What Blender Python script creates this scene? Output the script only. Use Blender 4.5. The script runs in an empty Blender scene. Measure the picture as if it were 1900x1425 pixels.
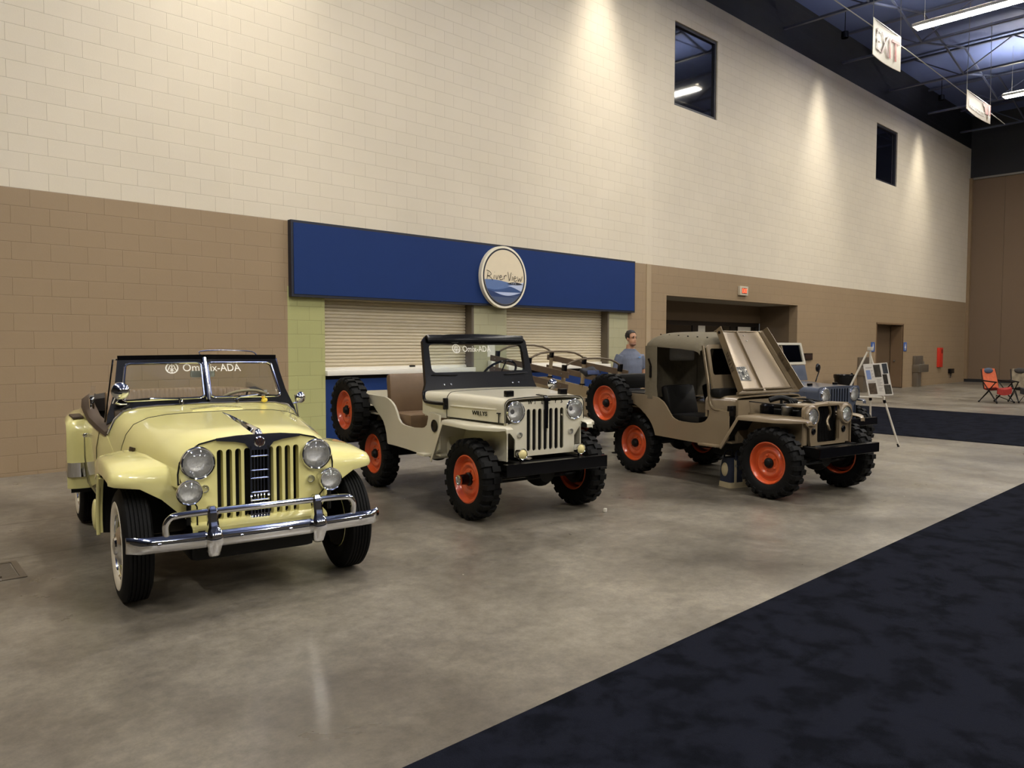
import bpy, bmesh, math, random
from math import sin, cos, pi, radians, sqrt, atan2, tan
from mathutils import Vector, Matrix
random.seed(7)
SC = bpy.context.scene
COL = SC.collection

# ---------------------------------------------------------------- camera
F_PX = 1443.3139
CAM_H = 1.6069
cd = bpy.data.cameras.new('camera')
cam = bpy.data.objects.new('camera', cd); COL.objects.link(cam)
cd.sensor_fit = 'HORIZONTAL'; cd.sensor_width = 36.0
cd.lens = F_PX / 1900 * 36.0
cd.clip_end = 200
_yaw, _pit, _rol = 0.7654, -0.0503, 0.0012
_f = Vector((sin(_yaw)*cos(_pit), cos(_yaw)*cos(_pit), sin(_pit)))
_r = Vector((cos(_yaw), -sin(_yaw), 0)); _u = _r.cross(_f)
_r2 = _r*cos(_rol) + _u*sin(_rol); _u2 = -_r*sin(_rol) + _u*cos(_rol)
cam.matrix_world = Matrix(((_r2.x, _u2.x, -_f.x, 0), (_r2.y, _u2.y, -_f.y, 0), (_r2.z, _u2.z, -_f.z, CAM_H), (0, 0, 0, 1)))
SC.camera = cam

# ---------------------------------------------------------------- world, exposure
w = bpy.data.worlds.new('hall_air'); SC.world = w; w.use_nodes = True
bg = w.node_tree.nodes['Background']
bg.inputs[0].default_value = (0.9, 0.88, 0.84, 1); bg.inputs[1].default_value = 0.03
SC.view_settings.view_transform = 'Standard'; SC.view_settings.look = 'None'
SC.view_settings.gamma = 1.0; SC.view_settings.use_curve_mapping = False
SC.view_settings.exposure = 1.12
TUBE_STRENGTH = 62.0
ROW_X = (-3.3, 5.2, 13.75, 22.2, 30.45)      # the rows of tube lights across the hall
ROW_Y = ((5.32, 7.78), (-2.1, .36), (-5.8, -3.34), (-17.5, -15.04), (-22.5, -20.04))
TUBE_Z = 10.0

# ---------------------------------------------------------------- material helpers
def s2l(c):
    return tuple(((v/255)/12.92 if v/255 <= .04045 else ((v/255+.055)/1.055)**2.4) for v in c)
MATS = {}
def nodes(name):
    m = bpy.data.materials.new(name); m.use_nodes = True
    nt = m.node_tree
    return m, nt, nt.nodes['Principled BSDF']
def N(nt, kind, **kw):
    n = nt.nodes.new(kind)
    for k, v in kw.items():
        if k.startswith('i_'):
            key = k[2:]
            n.inputs[int(key) if key.isdigit() else key].default_value = v
        else: setattr(n, k, v)
    return n
def L(nt, a, b): nt.links.new(a, b)
def mat(name, rgb, rough=0.5, metal=0.0, var=0.06, scale=6.0, bump=0.0, bscale=60.0, coat=0.0, spec=0.5, lin=False):
    """plain surface with a little procedural mottling"""
    if name in MATS: return MATS[name]
    m, nt, b = nodes(name)
    c = rgb if lin else s2l(rgb)
    tc = N(nt, 'ShaderNodeTexCoord')
    nz = N(nt, 'ShaderNodeTexNoise'); nz.inputs['Scale'].default_value = scale; nz.inputs['Detail'].default_value = 4
    L(nt, tc.outputs['Object'], nz.inputs['Vector'])
    mx = N(nt, 'ShaderNodeMix', data_type='RGBA')
    mx.inputs[6].default_value = tuple(v*(1-var) for v in c) + (1,)
    mx.inputs[7].default_value = tuple(min(1, v*(1+var)) for v in c) + (1,)
    L(nt, nz.outputs[0], mx.inputs[0]); L(nt, mx.outputs[2], b.inputs['Base Color'])
    b.inputs['Roughness'].default_value = rough; b.inputs['Metallic'].default_value = metal
    b.inputs['Specular IOR Level'].default_value = spec
    if coat: b.inputs['Coat Weight'].default_value = coat; b.inputs['Coat Roughness'].default_value = 0.06
    if bump:
        n2 = N(nt, 'ShaderNodeTexNoise'); n2.inputs['Scale'].default_value = bscale; n2.inputs['Detail'].default_value = 3
        L(nt, tc.outputs['Object'], n2.inputs['Vector'])
        bp = N(nt, 'ShaderNodeBump'); bp.inputs['Strength'].default_value = bump; bp.inputs['Distance'].default_value = .01
        L(nt, n2.outputs[0], bp.inputs['Height']); L(nt, bp.outputs[0], b.inputs['Normal'])
    MATS[name] = m
    return m
def glass(name, tint=(1, 1, 1), alpha_mix=0.12, rough=0.0):
    m, nt, b = nodes(name); nt.nodes.remove(b)
    out = nt.nodes['Material Output']
    t = N(nt, 'ShaderNodeBsdfTransparent'); t.inputs[0].default_value = tint + (1,)
    g = N(nt, 'ShaderNodeBsdfGlossy'); g.inputs['Roughness'].default_value = rough
    fr = N(nt, 'ShaderNodeFresnel'); fr.inputs[0].default_value = 1.5
    ad = N(nt, 'ShaderNodeMath', operation='MULTIPLY_ADD'); ad.inputs[1].default_value = 1.0; ad.inputs[2].default_value = alpha_mix
    L(nt, fr.outputs[0], ad.inputs[0])
    mx = N(nt, 'ShaderNodeMixShader'); L(nt, ad.outputs[0], mx.inputs[0]); L(nt, t.outputs[0], mx.inputs[1]); L(nt, g.outputs[0], mx.inputs[2])
    L(nt, mx.outputs[0], out.inputs[0]); MATS[name] = m
    return m
def emit(name, rgb, strength):
    m, nt, b = nodes(name)
    b.inputs['Base Color'].default_value = s2l(rgb) + (1,)
    b.inputs['Emission Color'].default_value = s2l(rgb) + (1,); b.inputs['Emission Strength'].default_value = strength
    MATS[name] = m
    return m

# ---------------------------------------------------------------- mesh helpers
def add_face(bm, vs):
    try: return bm.faces.new(vs)
    except ValueError: return None
def box(bm, x0, x1, y0, y1, z0, z1, bev=0.0, M=None):
    vs = [bm.verts.new((x, y, z)) for x in (x0, x1) for y in (y0, y1) for z in (z0, z1)]
    fs = [add_face(bm, [vs[i] for i in q]) for q in ((0, 1, 3, 2), (4, 6, 7, 5), (0, 4, 5, 1), (2, 3, 7, 6), (0, 2, 6, 4), (1, 5, 7, 3))]
    if bev > 0:
        es = list({e for f in fs for e in f.edges})
        r = bmesh.ops.bevel(bm, geom=es, offset=bev, segments=2, affect='EDGES', profile=.6)
        vs = list({v for f in r['faces'] for v in f.verts} | {v for v in vs if v.is_valid})
    if M is not None: bmesh.ops.transform(bm, matrix=M, verts=[v for v in vs if v.is_valid])
    return vs
def obox(bm, c, size, M=Matrix.Identity(3), bev=0.0):
    """box of a size, turned by M, centred on c"""
    a, b, d = size[0]/2, size[1]/2, size[2]/2
    return box(bm, -a, a, -b, b, -d, d, bev, Matrix.Translation(Vector(c)) @ M.to_4x4())
def bar(bm, p, q, w, h, up=(0, 0, 1)):
    p, q = Vector(p), Vector(q); d = (q-p).normalized(); u = Vector(up)
    s = d.cross(u)
    if s.length < 1e-4: s = d.cross(Vector((1, 0, 0)))
    s.normalize(); u = s.cross(d)
    vs = [bm.verts.new(e + s*(a*w/2) + u*(b*h/2)) for e in (p, q) for a, b in ((-1, -1), (1, -1), (1, 1), (-1, 1))]
    add_face(bm, vs[:4][::-1]); add_face(bm, vs[4:])
    for i in range(4): add_face(bm, [vs[i], vs[(i+1) % 4], vs[4+(i+1) % 4], vs[4+i]])
def tube(bm, pts, r, n=8, closed=False, up=None):
    pts = [Vector(p) for p in pts]; m = len(pts)
    rr = r if isinstance(r, (list, tuple)) else [r]*m
    rings = []; prev = None
    for i, p in enumerate(pts):
        a = pts[(i-1) % m] if (closed or i) else p; b = pts[(i+1) % m] if (closed or i < m-1) else p
        d = (b-a).normalized()
        if prev is None:
            t = Vector((0, 0, 1)) if abs(d.z) < .9 else Vector((1, 0, 0))
            s = d.cross(t).normalized()
        else:
            s = prev - d*prev.dot(d)
            s = s.normalized() if s.length > 1e-5 else d.orthogonal().normalized()
        prev = s; u = d.cross(s)
        rings.append([bm.verts.new(p + (s*cos(2*pi*k/n) + u*sin(2*pi*k/n))*rr[i]) for k in range(n)])
    for i in range(m if closed else m-1):
        A, B = rings[i], rings[(i+1) % m]
        for k in range(n): add_face(bm, [A[k], A[(k+1) % n], B[(k+1) % n], B[k]])
    if not closed:
        add_face(bm, rings[0][::-1]); add_face(bm, rings[-1])
def lathe(bm, prof, c, axis, n=32, cap0=True, cap1=True, frac=1.0, x0=None):
    """profile of (radius, height along axis)"""
    ax = Vector(axis).normalized(); c = Vector(c)
    s = ax.orthogonal().normalized() if x0 is None else Vector(x0); u = ax.cross(s)
    full = frac >= .999; m = n if full else n+1
    rings = []
    for r, hh in prof:
        if r < 1e-6: rings.append([bm.verts.new(c + ax*hh)]); continue
        rings.append([bm.verts.new(c + ax*hh + (s*cos(2*pi*frac*k/n) + u*sin(2*pi*frac*k/n))*r) for k in range(m)])
    for A, B in zip(rings, rings[1:]):
        for k in range(m if full else m-1):
            k2 = (k+1) % m
            if len(A) == 1 and len(B) == 1: continue
            if len(A) == 1: add_face(bm, [A[0], B[k2], B[k]])
            elif len(B) == 1: add_face(bm, [A[k], A[k2], B[0]])
            else: add_face(bm, [A[k], A[k2], B[k2], B[k]])
    if cap0 and len(rings[0]) > 2: add_face(bm, rings[0][::-1])
    if cap1 and len(rings[-1]) > 2: add_face(bm, rings[-1])
def loft(bm, secs, closed=False, cap=False):
    R = [[bm.verts.new(p) for p in s] for s in secs]
    for A, B in zip(R, R[1:]):
        n = len(A)
        for k in range(n if closed else n-1): add_face(bm, [A[k], A[(k+1) % n], B[(k+1) % n], B[k]])
    if cap: add_face(bm, R[0][::-1]); add_face(bm, R[-1])
    return R
def thick(bm, t):
    bmesh.ops.recalc_face_normals(bm, faces=bm.faces[:])
    bmesh.ops.solidify(bm, geom=bm.faces[:], thickness=t)
def plate(bm, outer, holes, fn, t):
    """flat outline with holes, thickness t along w; fn(u,v,w)->point"""
    loops = [list(outer)] + [list(h) for h in holes]
    F = []; edges = []
    for lp in loops:
        vs = [bm.verts.new(fn(u, v, 0)) for u, v in lp]; F.append(vs)
        for i in range(len(vs)): edges.append(bm.edges.new((vs[i], vs[(i+1) % len(vs)])))
    r = bmesh.ops.triangle_fill(bm, use_beauty=True, use_dissolve=False, edges=edges)
    faces = [g for g in r['geom'] if isinstance(g, bmesh.types.BMFace)]
    back = {}
    for lp, vs in zip(loops, F):
        for (u, v), a in zip(lp, vs): back[a] = bm.verts.new(fn(u, v, t))
    for f in faces: add_face(bm, [back[v] for v in reversed(f.verts[:])])
    for vs in F:
        for i in range(len(vs)):
            a, b = vs[i], vs[(i+1) % len(vs)]
            add_face(bm, [a, back[a], back[b], b])
def rrect(u0, u1, v0, v1, r, n=5):
    o = []
    for cx, cy, a in ((u1-r, v1-r, 0), (u0+r, v1-r, 90), (u0+r, v0+r, 180), (u1-r, v0+r, 270)):
        for k in range(n+1):
            t = radians(a + 90*k/n); o.append((cx + r*cos(t), cy + r*sin(t)))
    return o
def circ(cx, cy, r, n=28, ry=None):
    ry = r if ry is None else ry
    return [(cx + r*cos(2*pi*k/n), cy + ry*sin(2*pi*k/n)) for k in range(n)]
def ribbon(bm, pts, w, fn, lift=0.0):
    """a flat pen stroke on a surface: fn(u,v,w)"""
    n = len(pts); Lf = []
    for i in range(n):
        a = pts[max(0, i-1)]; b = pts[min(n-1, i+1)]
        dx, dy = b[0]-a[0], b[1]-a[1]; l = sqrt(dx*dx+dy*dy) or 1
        nx, ny = -dy/l*w/2, dx/l*w/2
        Lf.append((bm.verts.new(fn(pts[i][0]+nx, pts[i][1]+ny, lift)), bm.verts.new(fn(pts[i][0]-nx, pts[i][1]-ny, lift))))
    for A, B in zip(Lf, Lf[1:]): add_face(bm, [A[0], A[1], B[1], B[0]])
def spline(pts, n=6):
    P = [Vector((*p, 0)) if len(p) == 2 else Vector(p) for p in pts]; two = len(pts[0]) == 2; o = []
    for i in range(len(P)-1):
        p0, p1, p2, p3 = P[max(i-1, 0)], P[i], P[i+1], P[min(i+2, len(P)-1)]
        for k in range(n):
            t = k/n
            o.append(.5*((2*p1) + (p2-p0)*t + (2*p0-5*p1+4*p2-p3)*t*t + (3*p1-p0-3*p2+p3)*t**3))
    o.append(P[-1])
    return [(v.x, v.y) for v in o] if two else o
def finish(name, bm, m, parent=None, ang=35, recalc=True, weld=False):
    if weld: bmesh.ops.remove_doubles(bm, verts=bm.verts[:], dist=1e-5)
    if recalc: bmesh.ops.recalc_face_normals(bm, faces=bm.faces[:])
    me = bpy.data.meshes.new(name); bm.to_mesh(me); bm.free()
    for x in (m if isinstance(m, (list, tuple)) else [m]): me.materials.append(x)
    if ang:
        me.polygons.foreach_set('use_smooth', [True]*len(me.polygons))
        me.set_sharp_from_angle(angle=radians(ang))
    o = bpy.data.objects.new(name, me); COL.objects.link(o)
    if parent is not None: o.parent = parent
    return o
def pieces(name, bm, m, parent=None, **kw):
    """each loose piece of the mesh becomes a part of its own"""
    left = set(bm.verts); out = []
    while left:
        st = [left.pop()]; isl = set(st)
        while st:
            v = st.pop()
            for e in v.link_edges:
                q = e.other_vert(v)
                if q in left: left.discard(q); isl.add(q); st.append(q)
        nb = bmesh.new(); mp = {v: nb.verts.new(v.co) for v in bm.verts if v in isl}
        for f in bm.faces:
            if f.verts[0] in isl: add_face(nb, [mp[v] for v in f.verts])
        out.append(finish(name, nb, m, parent, **kw))
    bm.free()
    return out
def B(): return bmesh.new()
def text(bm, s, fn, height, extr=0.002, spacing=1.0, align='LEFT', sx=1.0, shear=0.0):
    cu = bpy.data.curves.new('lettering', 'FONT'); cu.body = s; cu.size = 1.0; cu.space_character = spacing; cu.resolution_u = 3; cu.shear = shear
    cu.align_x = align
    o = bpy.data.objects.new('lettering', cu); COL.objects.link(o)
    dg = bpy.context.evaluated_depsgraph_get(); me = bpy.data.meshes.new_from_object(o.evaluated_get(dg))
    k = height/0.69
    t = bmesh.new(); t.from_mesh(me); vm = {}
    for v in t.verts: vm[v] = (bm.verts.new(fn(v.co.x*k*sx, v.co.y*k, 0)), bm.verts.new(fn(v.co.x*k*sx, v.co.y*k, extr)))
    for f in t.faces:
        add_face(bm, [vm[v][1] for v in f.verts]); add_face(bm, [vm[v][0] for v in reversed(f.verts[:])])
    for e in t.edges:
        if len(e.link_faces) == 1: a, b = e.verts; add_face(bm, [vm[a][0], vm[b][0], vm[b][1], vm[a][1]])
    t.free(); bpy.data.objects.remove(o); bpy.data.curves.remove(cu); bpy.data.meshes.remove(me)
def thing(name, label, cat, loc=(0, 0, 0), rz=0.0, group=None):
    o = bpy.data.objects.new(name, None); COL.objects.link(o)
    o.location = loc; o.rotation_euler = (0, 0, rz); o.empty_display_size = .1
    o['label'] = label; o['category'] = cat
    if group: o['group'] = group
    return o
def tag(o, label, cat, group=None):
    o['label'] = label; o['category'] = cat
    if group: o['group'] = group
    return o
def struct(o): o['kind'] = 'structure'; return o
# ---------------------------------------------------------------- room materials
WY = 10.98
PAINT_Z = 3.49; TOP_Z = 10.19; DECK_Z = 11.6
def mth(nt, op, a=None, b=None):
    n = N(nt, 'ShaderNodeMath', operation=op)
    for i, v in enumerate((a, b)):
        if v is None: continue
        if isinstance(v, (int, float)): n.inputs[i].default_value = v
        else: L(nt, v, n.inputs[i])
    return n.outputs[0]
def mixc(nt, fac, a, b):
    n = N(nt, 'ShaderNodeMix', data_type='RGBA')
    L(nt, fac, n.inputs[0])
    for i, v in ((6, a), (7, b)):
        if isinstance(v, tuple): n.inputs[i].default_value = v + (1,) if len(v) == 3 else v
        else: L(nt, v, n.inputs[i])
    return n.outputs[2]
def block_wall(name):
    m, nt, b = nodes(name)
    g = N(nt, 'ShaderNodeNewGeometry'); sp = N(nt, 'ShaderNodeSeparateXYZ'); L(nt, g.outputs['Position'], sp.inputs[0])
    x, y, z = sp.outputs
    cx = N(nt, 'ShaderNodeCombineXYZ'); L(nt, mth(nt, 'ADD', x, y), cx.inputs[0]); L(nt, mth(nt, 'ADD', z, -0.042 + 10*.2155), cx.inputs[1])
    br = N(nt, 'ShaderNodeTexBrick'); L(nt, cx.outputs[0], br.inputs['Vector'])
    br.inputs['Scale'].default_value = 1; br.inputs['Brick Width'].default_value = .418; br.inputs['Row Height'].default_value = .2155
    br.inputs['Mortar Size'].default_value = .0045; br.inputs['Mortar Smooth'].default_value = .5; br.inputs['Bias'].default_value = 0
    br.inputs['Color1'].default_value = (1, 1, 1, 1); br.inputs['Color2'].default_value = (.975, .975, .975, 1); br.inputs['Mortar'].default_value = (.80, .78, .75, 1)
    nz = N(nt, 'ShaderNodeTexNoise'); nz.inputs['Scale'].default_value = 55; nz.inputs['Detail'].default_value = 5; L(nt, g.outputs['Position'], nz.inputs['Vector'])
    n3 = N(nt, 'ShaderNodeTexNoise'); n3.inputs['Scale'].default_value = .7; L(nt, g.outputs['Position'], n3.inputs['Vector'])
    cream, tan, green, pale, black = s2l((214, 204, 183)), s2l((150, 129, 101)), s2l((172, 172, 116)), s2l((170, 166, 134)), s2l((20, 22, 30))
    c = mixc(nt, mth(nt, 'GREATER_THAN', z, PAINT_Z), tan, cream)
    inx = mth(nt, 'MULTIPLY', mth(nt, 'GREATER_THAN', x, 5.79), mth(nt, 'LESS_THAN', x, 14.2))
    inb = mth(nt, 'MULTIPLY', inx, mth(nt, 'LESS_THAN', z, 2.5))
    c = mixc(nt, inb, c, mixc(nt, mth(nt, 'GREATER_THAN', x, 8.0), green, pale))  # one green paint; the later piers have their differing light put into the colour
    c = mixc(nt, mth(nt, 'GREATER_THAN', z, TOP_Z), c, black)
    ml = N(nt, 'ShaderNodeMix', data_type='RGBA', blend_type='MULTIPLY'); ml.inputs[0].default_value = 1
    L(nt, c, ml.inputs[6]); L(nt, br.outputs['Color'], ml.inputs[7])
    # vertical control joints
    jt = None
    for jx in (4.95, 14.96):
        wj = .012 if jx < 10 else .13
        k = mth(nt, 'LESS_THAN', mth(nt, 'ABSOLUTE', mth(nt, 'ADD', x, -jx)), wj)
        jt = k if jt is None else mth(nt, 'MAXIMUM', jt, k)
    c2 = mixc(nt, jt, ml.outputs[2], mixc(nt, mth(nt, 'MULTIPLY', jt, .93), ml.outputs[2], c))
    m4 = N(nt, 'ShaderNodeMix', data_type='RGBA', blend_type='MULTIPLY'); m4.inputs[0].default_value = 1
    vv = mth(nt, 'MULTIPLY_ADD', n3.outputs[0], .16); vv.node.inputs[2].default_value = .92
    vb = N(nt, 'ShaderNodeCombineColor'); [L(nt, vv, vb.inputs[i]) for i in range(3)]
    L(nt, c2, m4.inputs[6]); L(nt, vb.outputs[0], m4.inputs[7])
    L(nt, m4.outputs[2], b.inputs['Base Color']); b.inputs['Roughness'].default_value = .55; b.inputs['Specular IOR Level'].default_value = .35
    hh = mth(nt, 'MULTIPLY_ADD', nz.outputs[0], .12, ); L(nt, mth(nt, 'MULTIPLY', br.outputs['Fac'], -1.0), hh.node.inputs[2])
    bp = N(nt, 'ShaderNodeBump'); bp.inputs['Strength'].default_value = .55; bp.inputs['Distance'].default_value = .008
    L(nt, hh, bp.inputs['Height']); L(nt, bp.outputs[0], b.inputs['Normal'])
    return m
def concrete(name):
    m, nt, b = nodes(name)
    g = N(nt, 'ShaderNodeNewGeometry'); P = g.outputs['Position']
    def noise(sc, det=6, rough=.6, dist=0.0):
        n = N(nt, 'ShaderNodeTexNoise'); n.inputs['Scale'].default_value = sc; n.inputs['Detail'].default_value = det
        n.inputs['Roughness'].default_value = rough; n.inputs['Distortion'].default_value = dist; L(nt, P, n.inputs['Vector']); return n.outputs[0]
    n1, n2, n3, n4 = noise(.55, 7, .62, .3), noise(3.4, 14, .80, .0), noise(11, 14, .86), noise(1.3, 6, .6, .5)
    r1 = N(nt, 'ShaderNodeValToRGB'); L(nt, n1, r1.inputs[0])
    r1.color_ramp.elements[0].position = .36; r1.color_ramp.elements[0].color = s2l((94, 88, 78)) + (1,)
    r1.color_ramp.elements[1].position = .64; r1.color_ramp.elements[1].color = s2l((141, 134, 120)) + (1,)
    r2 = N(nt, 'ShaderNodeValToRGB'); L(nt, n2, r2.inputs[0])
    r2.color_ramp.elements[0].position = .3; r2.color_ramp.elements[0].color = (.70, .69, .68, 1)
    r2.color_ramp.elements[1].position = .62; r2.color_ramp.elements[1].color = (1.10, 1.10, 1.10, 1)
    r3 = N(nt, 'ShaderNodeValToRGB'); L(nt, n3, r3.inputs[0])
    r3.color_ramp.elements[0].position = .36; r3.color_ramp.elements[0].color = (.58, .58, .58, 1)
    r3.color_ramp.elements[1].position = .60; r3.color_ramp.elements[1].color = (1.1, 1.1, 1.1, 1)
    def mul(a, c):
        n = N(nt, 'ShaderNodeMix', data_type='RGBA', blend_type='MULTIPLY'); n.inputs[0].default_value = 1
        L(nt, a, n.inputs[6]); L(nt, c, n.inputs[7]); return n.outputs[2]
    c = mul(mul(r1.outputs[0], r2.outputs[0]), r3.outputs[0])
    # saw-cut joints
    sp = N(nt, 'ShaderNodeSeparateXYZ'); L(nt, P, sp.inputs[0]); x, y, z = sp.outputs
    jt = None
    for v, j in ((y, 8.07), (y, 6.76), (x, 13.6), (y, -3.4)):
        k = mth(nt, 'LESS_THAN', mth(nt, 'ABSOLUTE', mth(nt, 'ADD', v, -j)), .007)
        jt = k if jt is None else mth(nt, 'MAXIMUM', jt, k)
    c = mixc(nt, jt, c, s2l((58, 52, 44)))
    vs = N(nt, 'ShaderNodeTexVoronoi'); vs.inputs['Scale'].default_value = 2.4; L(nt, P, vs.inputs['Vector'])
    c = mixc(nt, mth(nt, 'LESS_THAN', vs.outputs[0], .016), c, s2l((205, 200, 188)))
    L(nt, c, b.inputs['Base Color'])
    rr = N(nt, 'ShaderNodeMapRange'); L(nt, n4, rr.inputs[0]); rr.inputs[1].default_value = .3; rr.inputs[2].default_value = .7; rr.inputs[3].default_value = .27; rr.inputs[4].default_value = .44
    L(nt, rr.outputs[0], b.inputs['Roughness']); b.inputs['Specular IOR Level'].default_value = .55
    bp = N(nt, 'ShaderNodeBump'); bp.inputs['Strength'].default_value = .015; bp.inputs['Distance'].default_value = .01
    L(nt, mth(nt, 'ADD', n2, mth(nt, 'MULTIPLY', n3, .3)), bp.inputs['Height']); L(nt, bp.outputs[0], b.inputs['Normal'])
    return m
def carpet_mat(name):
    m, nt, b = nodes(name)
    g = N(nt, 'ShaderNodeNewGeometry'); P = g.outputs['Position']
    n1 = N(nt, 'ShaderNodeTexNoise'); n1.inputs['Scale'].default_value = 4.2; n1.inputs['Detail'].default_value = 8; n1.inputs['Roughness'].default_value = .62; n1.inputs['Distortion'].default_value = .2; L(nt, P, n1.inputs['Vector'])
    n2 = N(nt, 'ShaderNodeTexNoise'); n2.inputs['Scale'].default_value = 260; n2.inputs['Detail'].default_value = 2; L(nt, P, n2.inputs['Vector'])
    r = N(nt, 'ShaderNodeValToRGB'); L(nt, n1.outputs[0], r.inputs[0])
    r.color_ramp.elements[0].position = .40; r.color_ramp.elements[0].color = s2l((10, 12, 18)) + (1,)
    r.color_ramp.elements[1].position = .53; r.color_ramp.elements[1].color = s2l((24, 26, 35)) + (1,)
    c = mixc(nt, mth(nt, 'MULTIPLY', n2.outputs[0], .5), r.outputs[0], s2l((19, 21, 28)))
    vs = N(nt, 'ShaderNodeTexVoronoi'); vs.inputs['Scale'].default_value = 1.9; L(nt, P, vs.inputs['Vector'])
    c = mixc(nt, mth(nt, 'LESS_THAN', vs.outputs[0], .008), c, s2l((190, 186, 178)))
    L(nt, c, b.inputs['Base Color']); b.inputs['Roughness'].default_value = .95; b.inputs['Specular IOR Level'].default_value = .03
    bp = N(nt, 'ShaderNodeBump'); bp.inputs['Strength'].default_value = .7; bp.inputs['Distance'].default_value = .006
    L(nt, n2.outputs[0], bp.inputs['Height']); L(nt, bp.outputs[0], b.inputs['Normal'])
    return m
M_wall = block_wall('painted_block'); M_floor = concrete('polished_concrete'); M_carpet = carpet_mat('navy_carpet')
M_deck = mat('dark_blue_deck', (80, 94, 142), .7, var=.15, scale=.6)
M_black = mat('black_paint', (6, 6, 9), .22, var=.1, spec=.28)
M_blacksat = mat('black_chassis', (5, 5, 5), .55, var=.2, spec=.3)
M_steel = mat('steel', (150, 148, 142), .35, metal=.9)
M_joist = mat('joist_grey', (60, 66, 88), .6)
M_white = mat('white_enamel', (226, 222, 210), .4)
M_navy = mat('navy_panel', (22, 48, 100), .6, var=.05, scale=3, spec=.2)
M_navyedge = mat('navy_panel_edge', (20, 24, 40), .5)

# ---------------------------------------------------------------- room shell
bm = B(); box(bm, -16, 38.7, -26, WY+3, -.2, 0); struct(finish('floor', bm, M_floor, ang=0))
def holed_wall(xs, zs, holes, y0, depth):
    bm = B(); V = {}
    def v(i, j, y):
        k = (i, j, y)
        if k not in V: V[k] = bm.verts.new((xs[i], y, zs[j]))
        return V[k]
    solid = lambda i, j: 0 <= i < len(xs)-1 and 0 <= j < len(zs)-1 and not any(a <= (xs[i]+xs[i+1])/2 <= b and c <= (zs[j]+zs[j+1])/2 <= d for a, b, c, d in holes)
    y1 = y0+depth
    for i in range(len(xs)-1):
        for j in range(len(zs)-1):
            if not solid(i, j): continue
            add_face(bm, [v(i, j, y0), v(i+1, j, y0), v(i+1, j+1, y0), v(i, j+1, y0)])
            add_face(bm, [v(i, j, y1), v(i, j+1, y1), v(i+1, j+1, y1), v(i+1, j, y1)])
            for di, dj, e in ((-1, 0, ((i, j), (i, j+1))), (1, 0, ((i+1, j+1), (i+1, j))), (0, -1, ((i+1, j), (i, j))), (0, 1, ((i, j+1), (i+1, j+1)))):
                if not solid(i+di, j+dj): a, c = e; add_face(bm, [v(*a, y0), v(*c, y0), v(*c, y1), v(*a, y1)])
    return bm
HOLES = [(6.43, 9.56, 0, 2.42), (10.4, 13.53, 0, 2.42), (15.7, 22.45, 0, 2.80), (28.49, 30.99, 0, 2.36), (15.93, 17.83, 7.36, 9.34), (28.07, 29.97, 7.37, 9.32)]
xs = sorted({-16, 38.5} | {h[0] for h in HOLES} | {h[1] for h in HOLES}); zs = sorted({0, DECK_Z} | {h[2] for h in HOLES} | {h[3] for h in HOLES})
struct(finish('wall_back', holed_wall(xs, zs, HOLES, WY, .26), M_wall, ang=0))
M_brownpan = mat('brown_partition', (112, 92, 71), .7, var=.05, scale=40, bump=.15, bscale=300)
bm = B()
for k in range(14):
    y1 = WY - .12 - 1.22*k
    box(bm, 38.5, 38.62, y1-1.212, y1, .12, 8.86)
struct(finish('wall_right', bm, M_brownpan, ang=0))
bm = B(); box(bm, 38.44, 38.66, -8, WY, 8.86, DECK_Z); struct(finish('trim_1', bm, mat('black_bulkhead', (18, 20, 28), .6), ang=0))
bm = B(); box(bm, 38.40, 38.5, -8, WY-.12, 8.84, 8.92); struct(finish('trim_2', bm, M_steel, ang=0))
bm = B(); box(bm, 38.36, 38.62, -8, WY-.0, 0, .13); struct(finish('baseboard_right', bm, mat('black_rubber_base', (20, 19, 20), .7), ang=0))
bm = B(); box(bm, 38.3, 38.62, WY-.12, WY, .13, 8.9); struct(finish('trim_3', bm, mat('tan_post', (128, 106, 78), .6), ang=0))
bm = B(); box(bm, -16, 38.7, -26, WY+.26, DECK_Z, DECK_Z+.1); struct(finish('ceiling', bm, M_deck, ang=0))
M_far = mat('hall_dark', (58, 54, 50), .8)
bm = B(); box(bm, -16.2, -16, -26, WY+.26, 0, DECK_Z); struct(finish('wall_left', bm, M_far, ang=0))
bm = B(); box(bm, -16.2, 38.7, -26.2, -26, 0, DECK_Z); struct(finish('wall_front', bm, M_far, ang=0))
bm = B(); box(bm, 38.5, 38.7, -26, -8, 0, DECK_Z); struct(finish('wall_right', bm, M_brownpan, ang=0))
# bar joists under the deck: chords across the hall with a zigzag web, and bridging angles between them
def joist(x):
    bm = B(); zb, zt = 10.62, 11.5
    for z in (zb, zt): box(bm, x-.05, x+.05, -12, WY, z-.03, z+.03)
    y = -12.3; up = 0
    while y < WY-1.2:
        bar(bm, (x, y, zt if up else zb), (x, y+1.5, zb if up else zt), .035, .035); up ^= 1; y += 1.5
    return bm
for k in range(8):
    x = 9.6 + 3.9*k
    struct(finish('beam_%d' % (k+1), joist(x), M_joist, ang=0))
bm = B()
for k in range(7):
    x = 9.6+3.9*k
    for y in (8.6, 1.2):
        bar(bm, (x, y, 10.62), (x+3.9, y, 11.48), .05, .05); bar(bm, (x, y, 11.48), (x+3.9, y, 10.62), .05, .05)
struct(finish('beam_14', bm, M_joist, ang=0))
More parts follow.
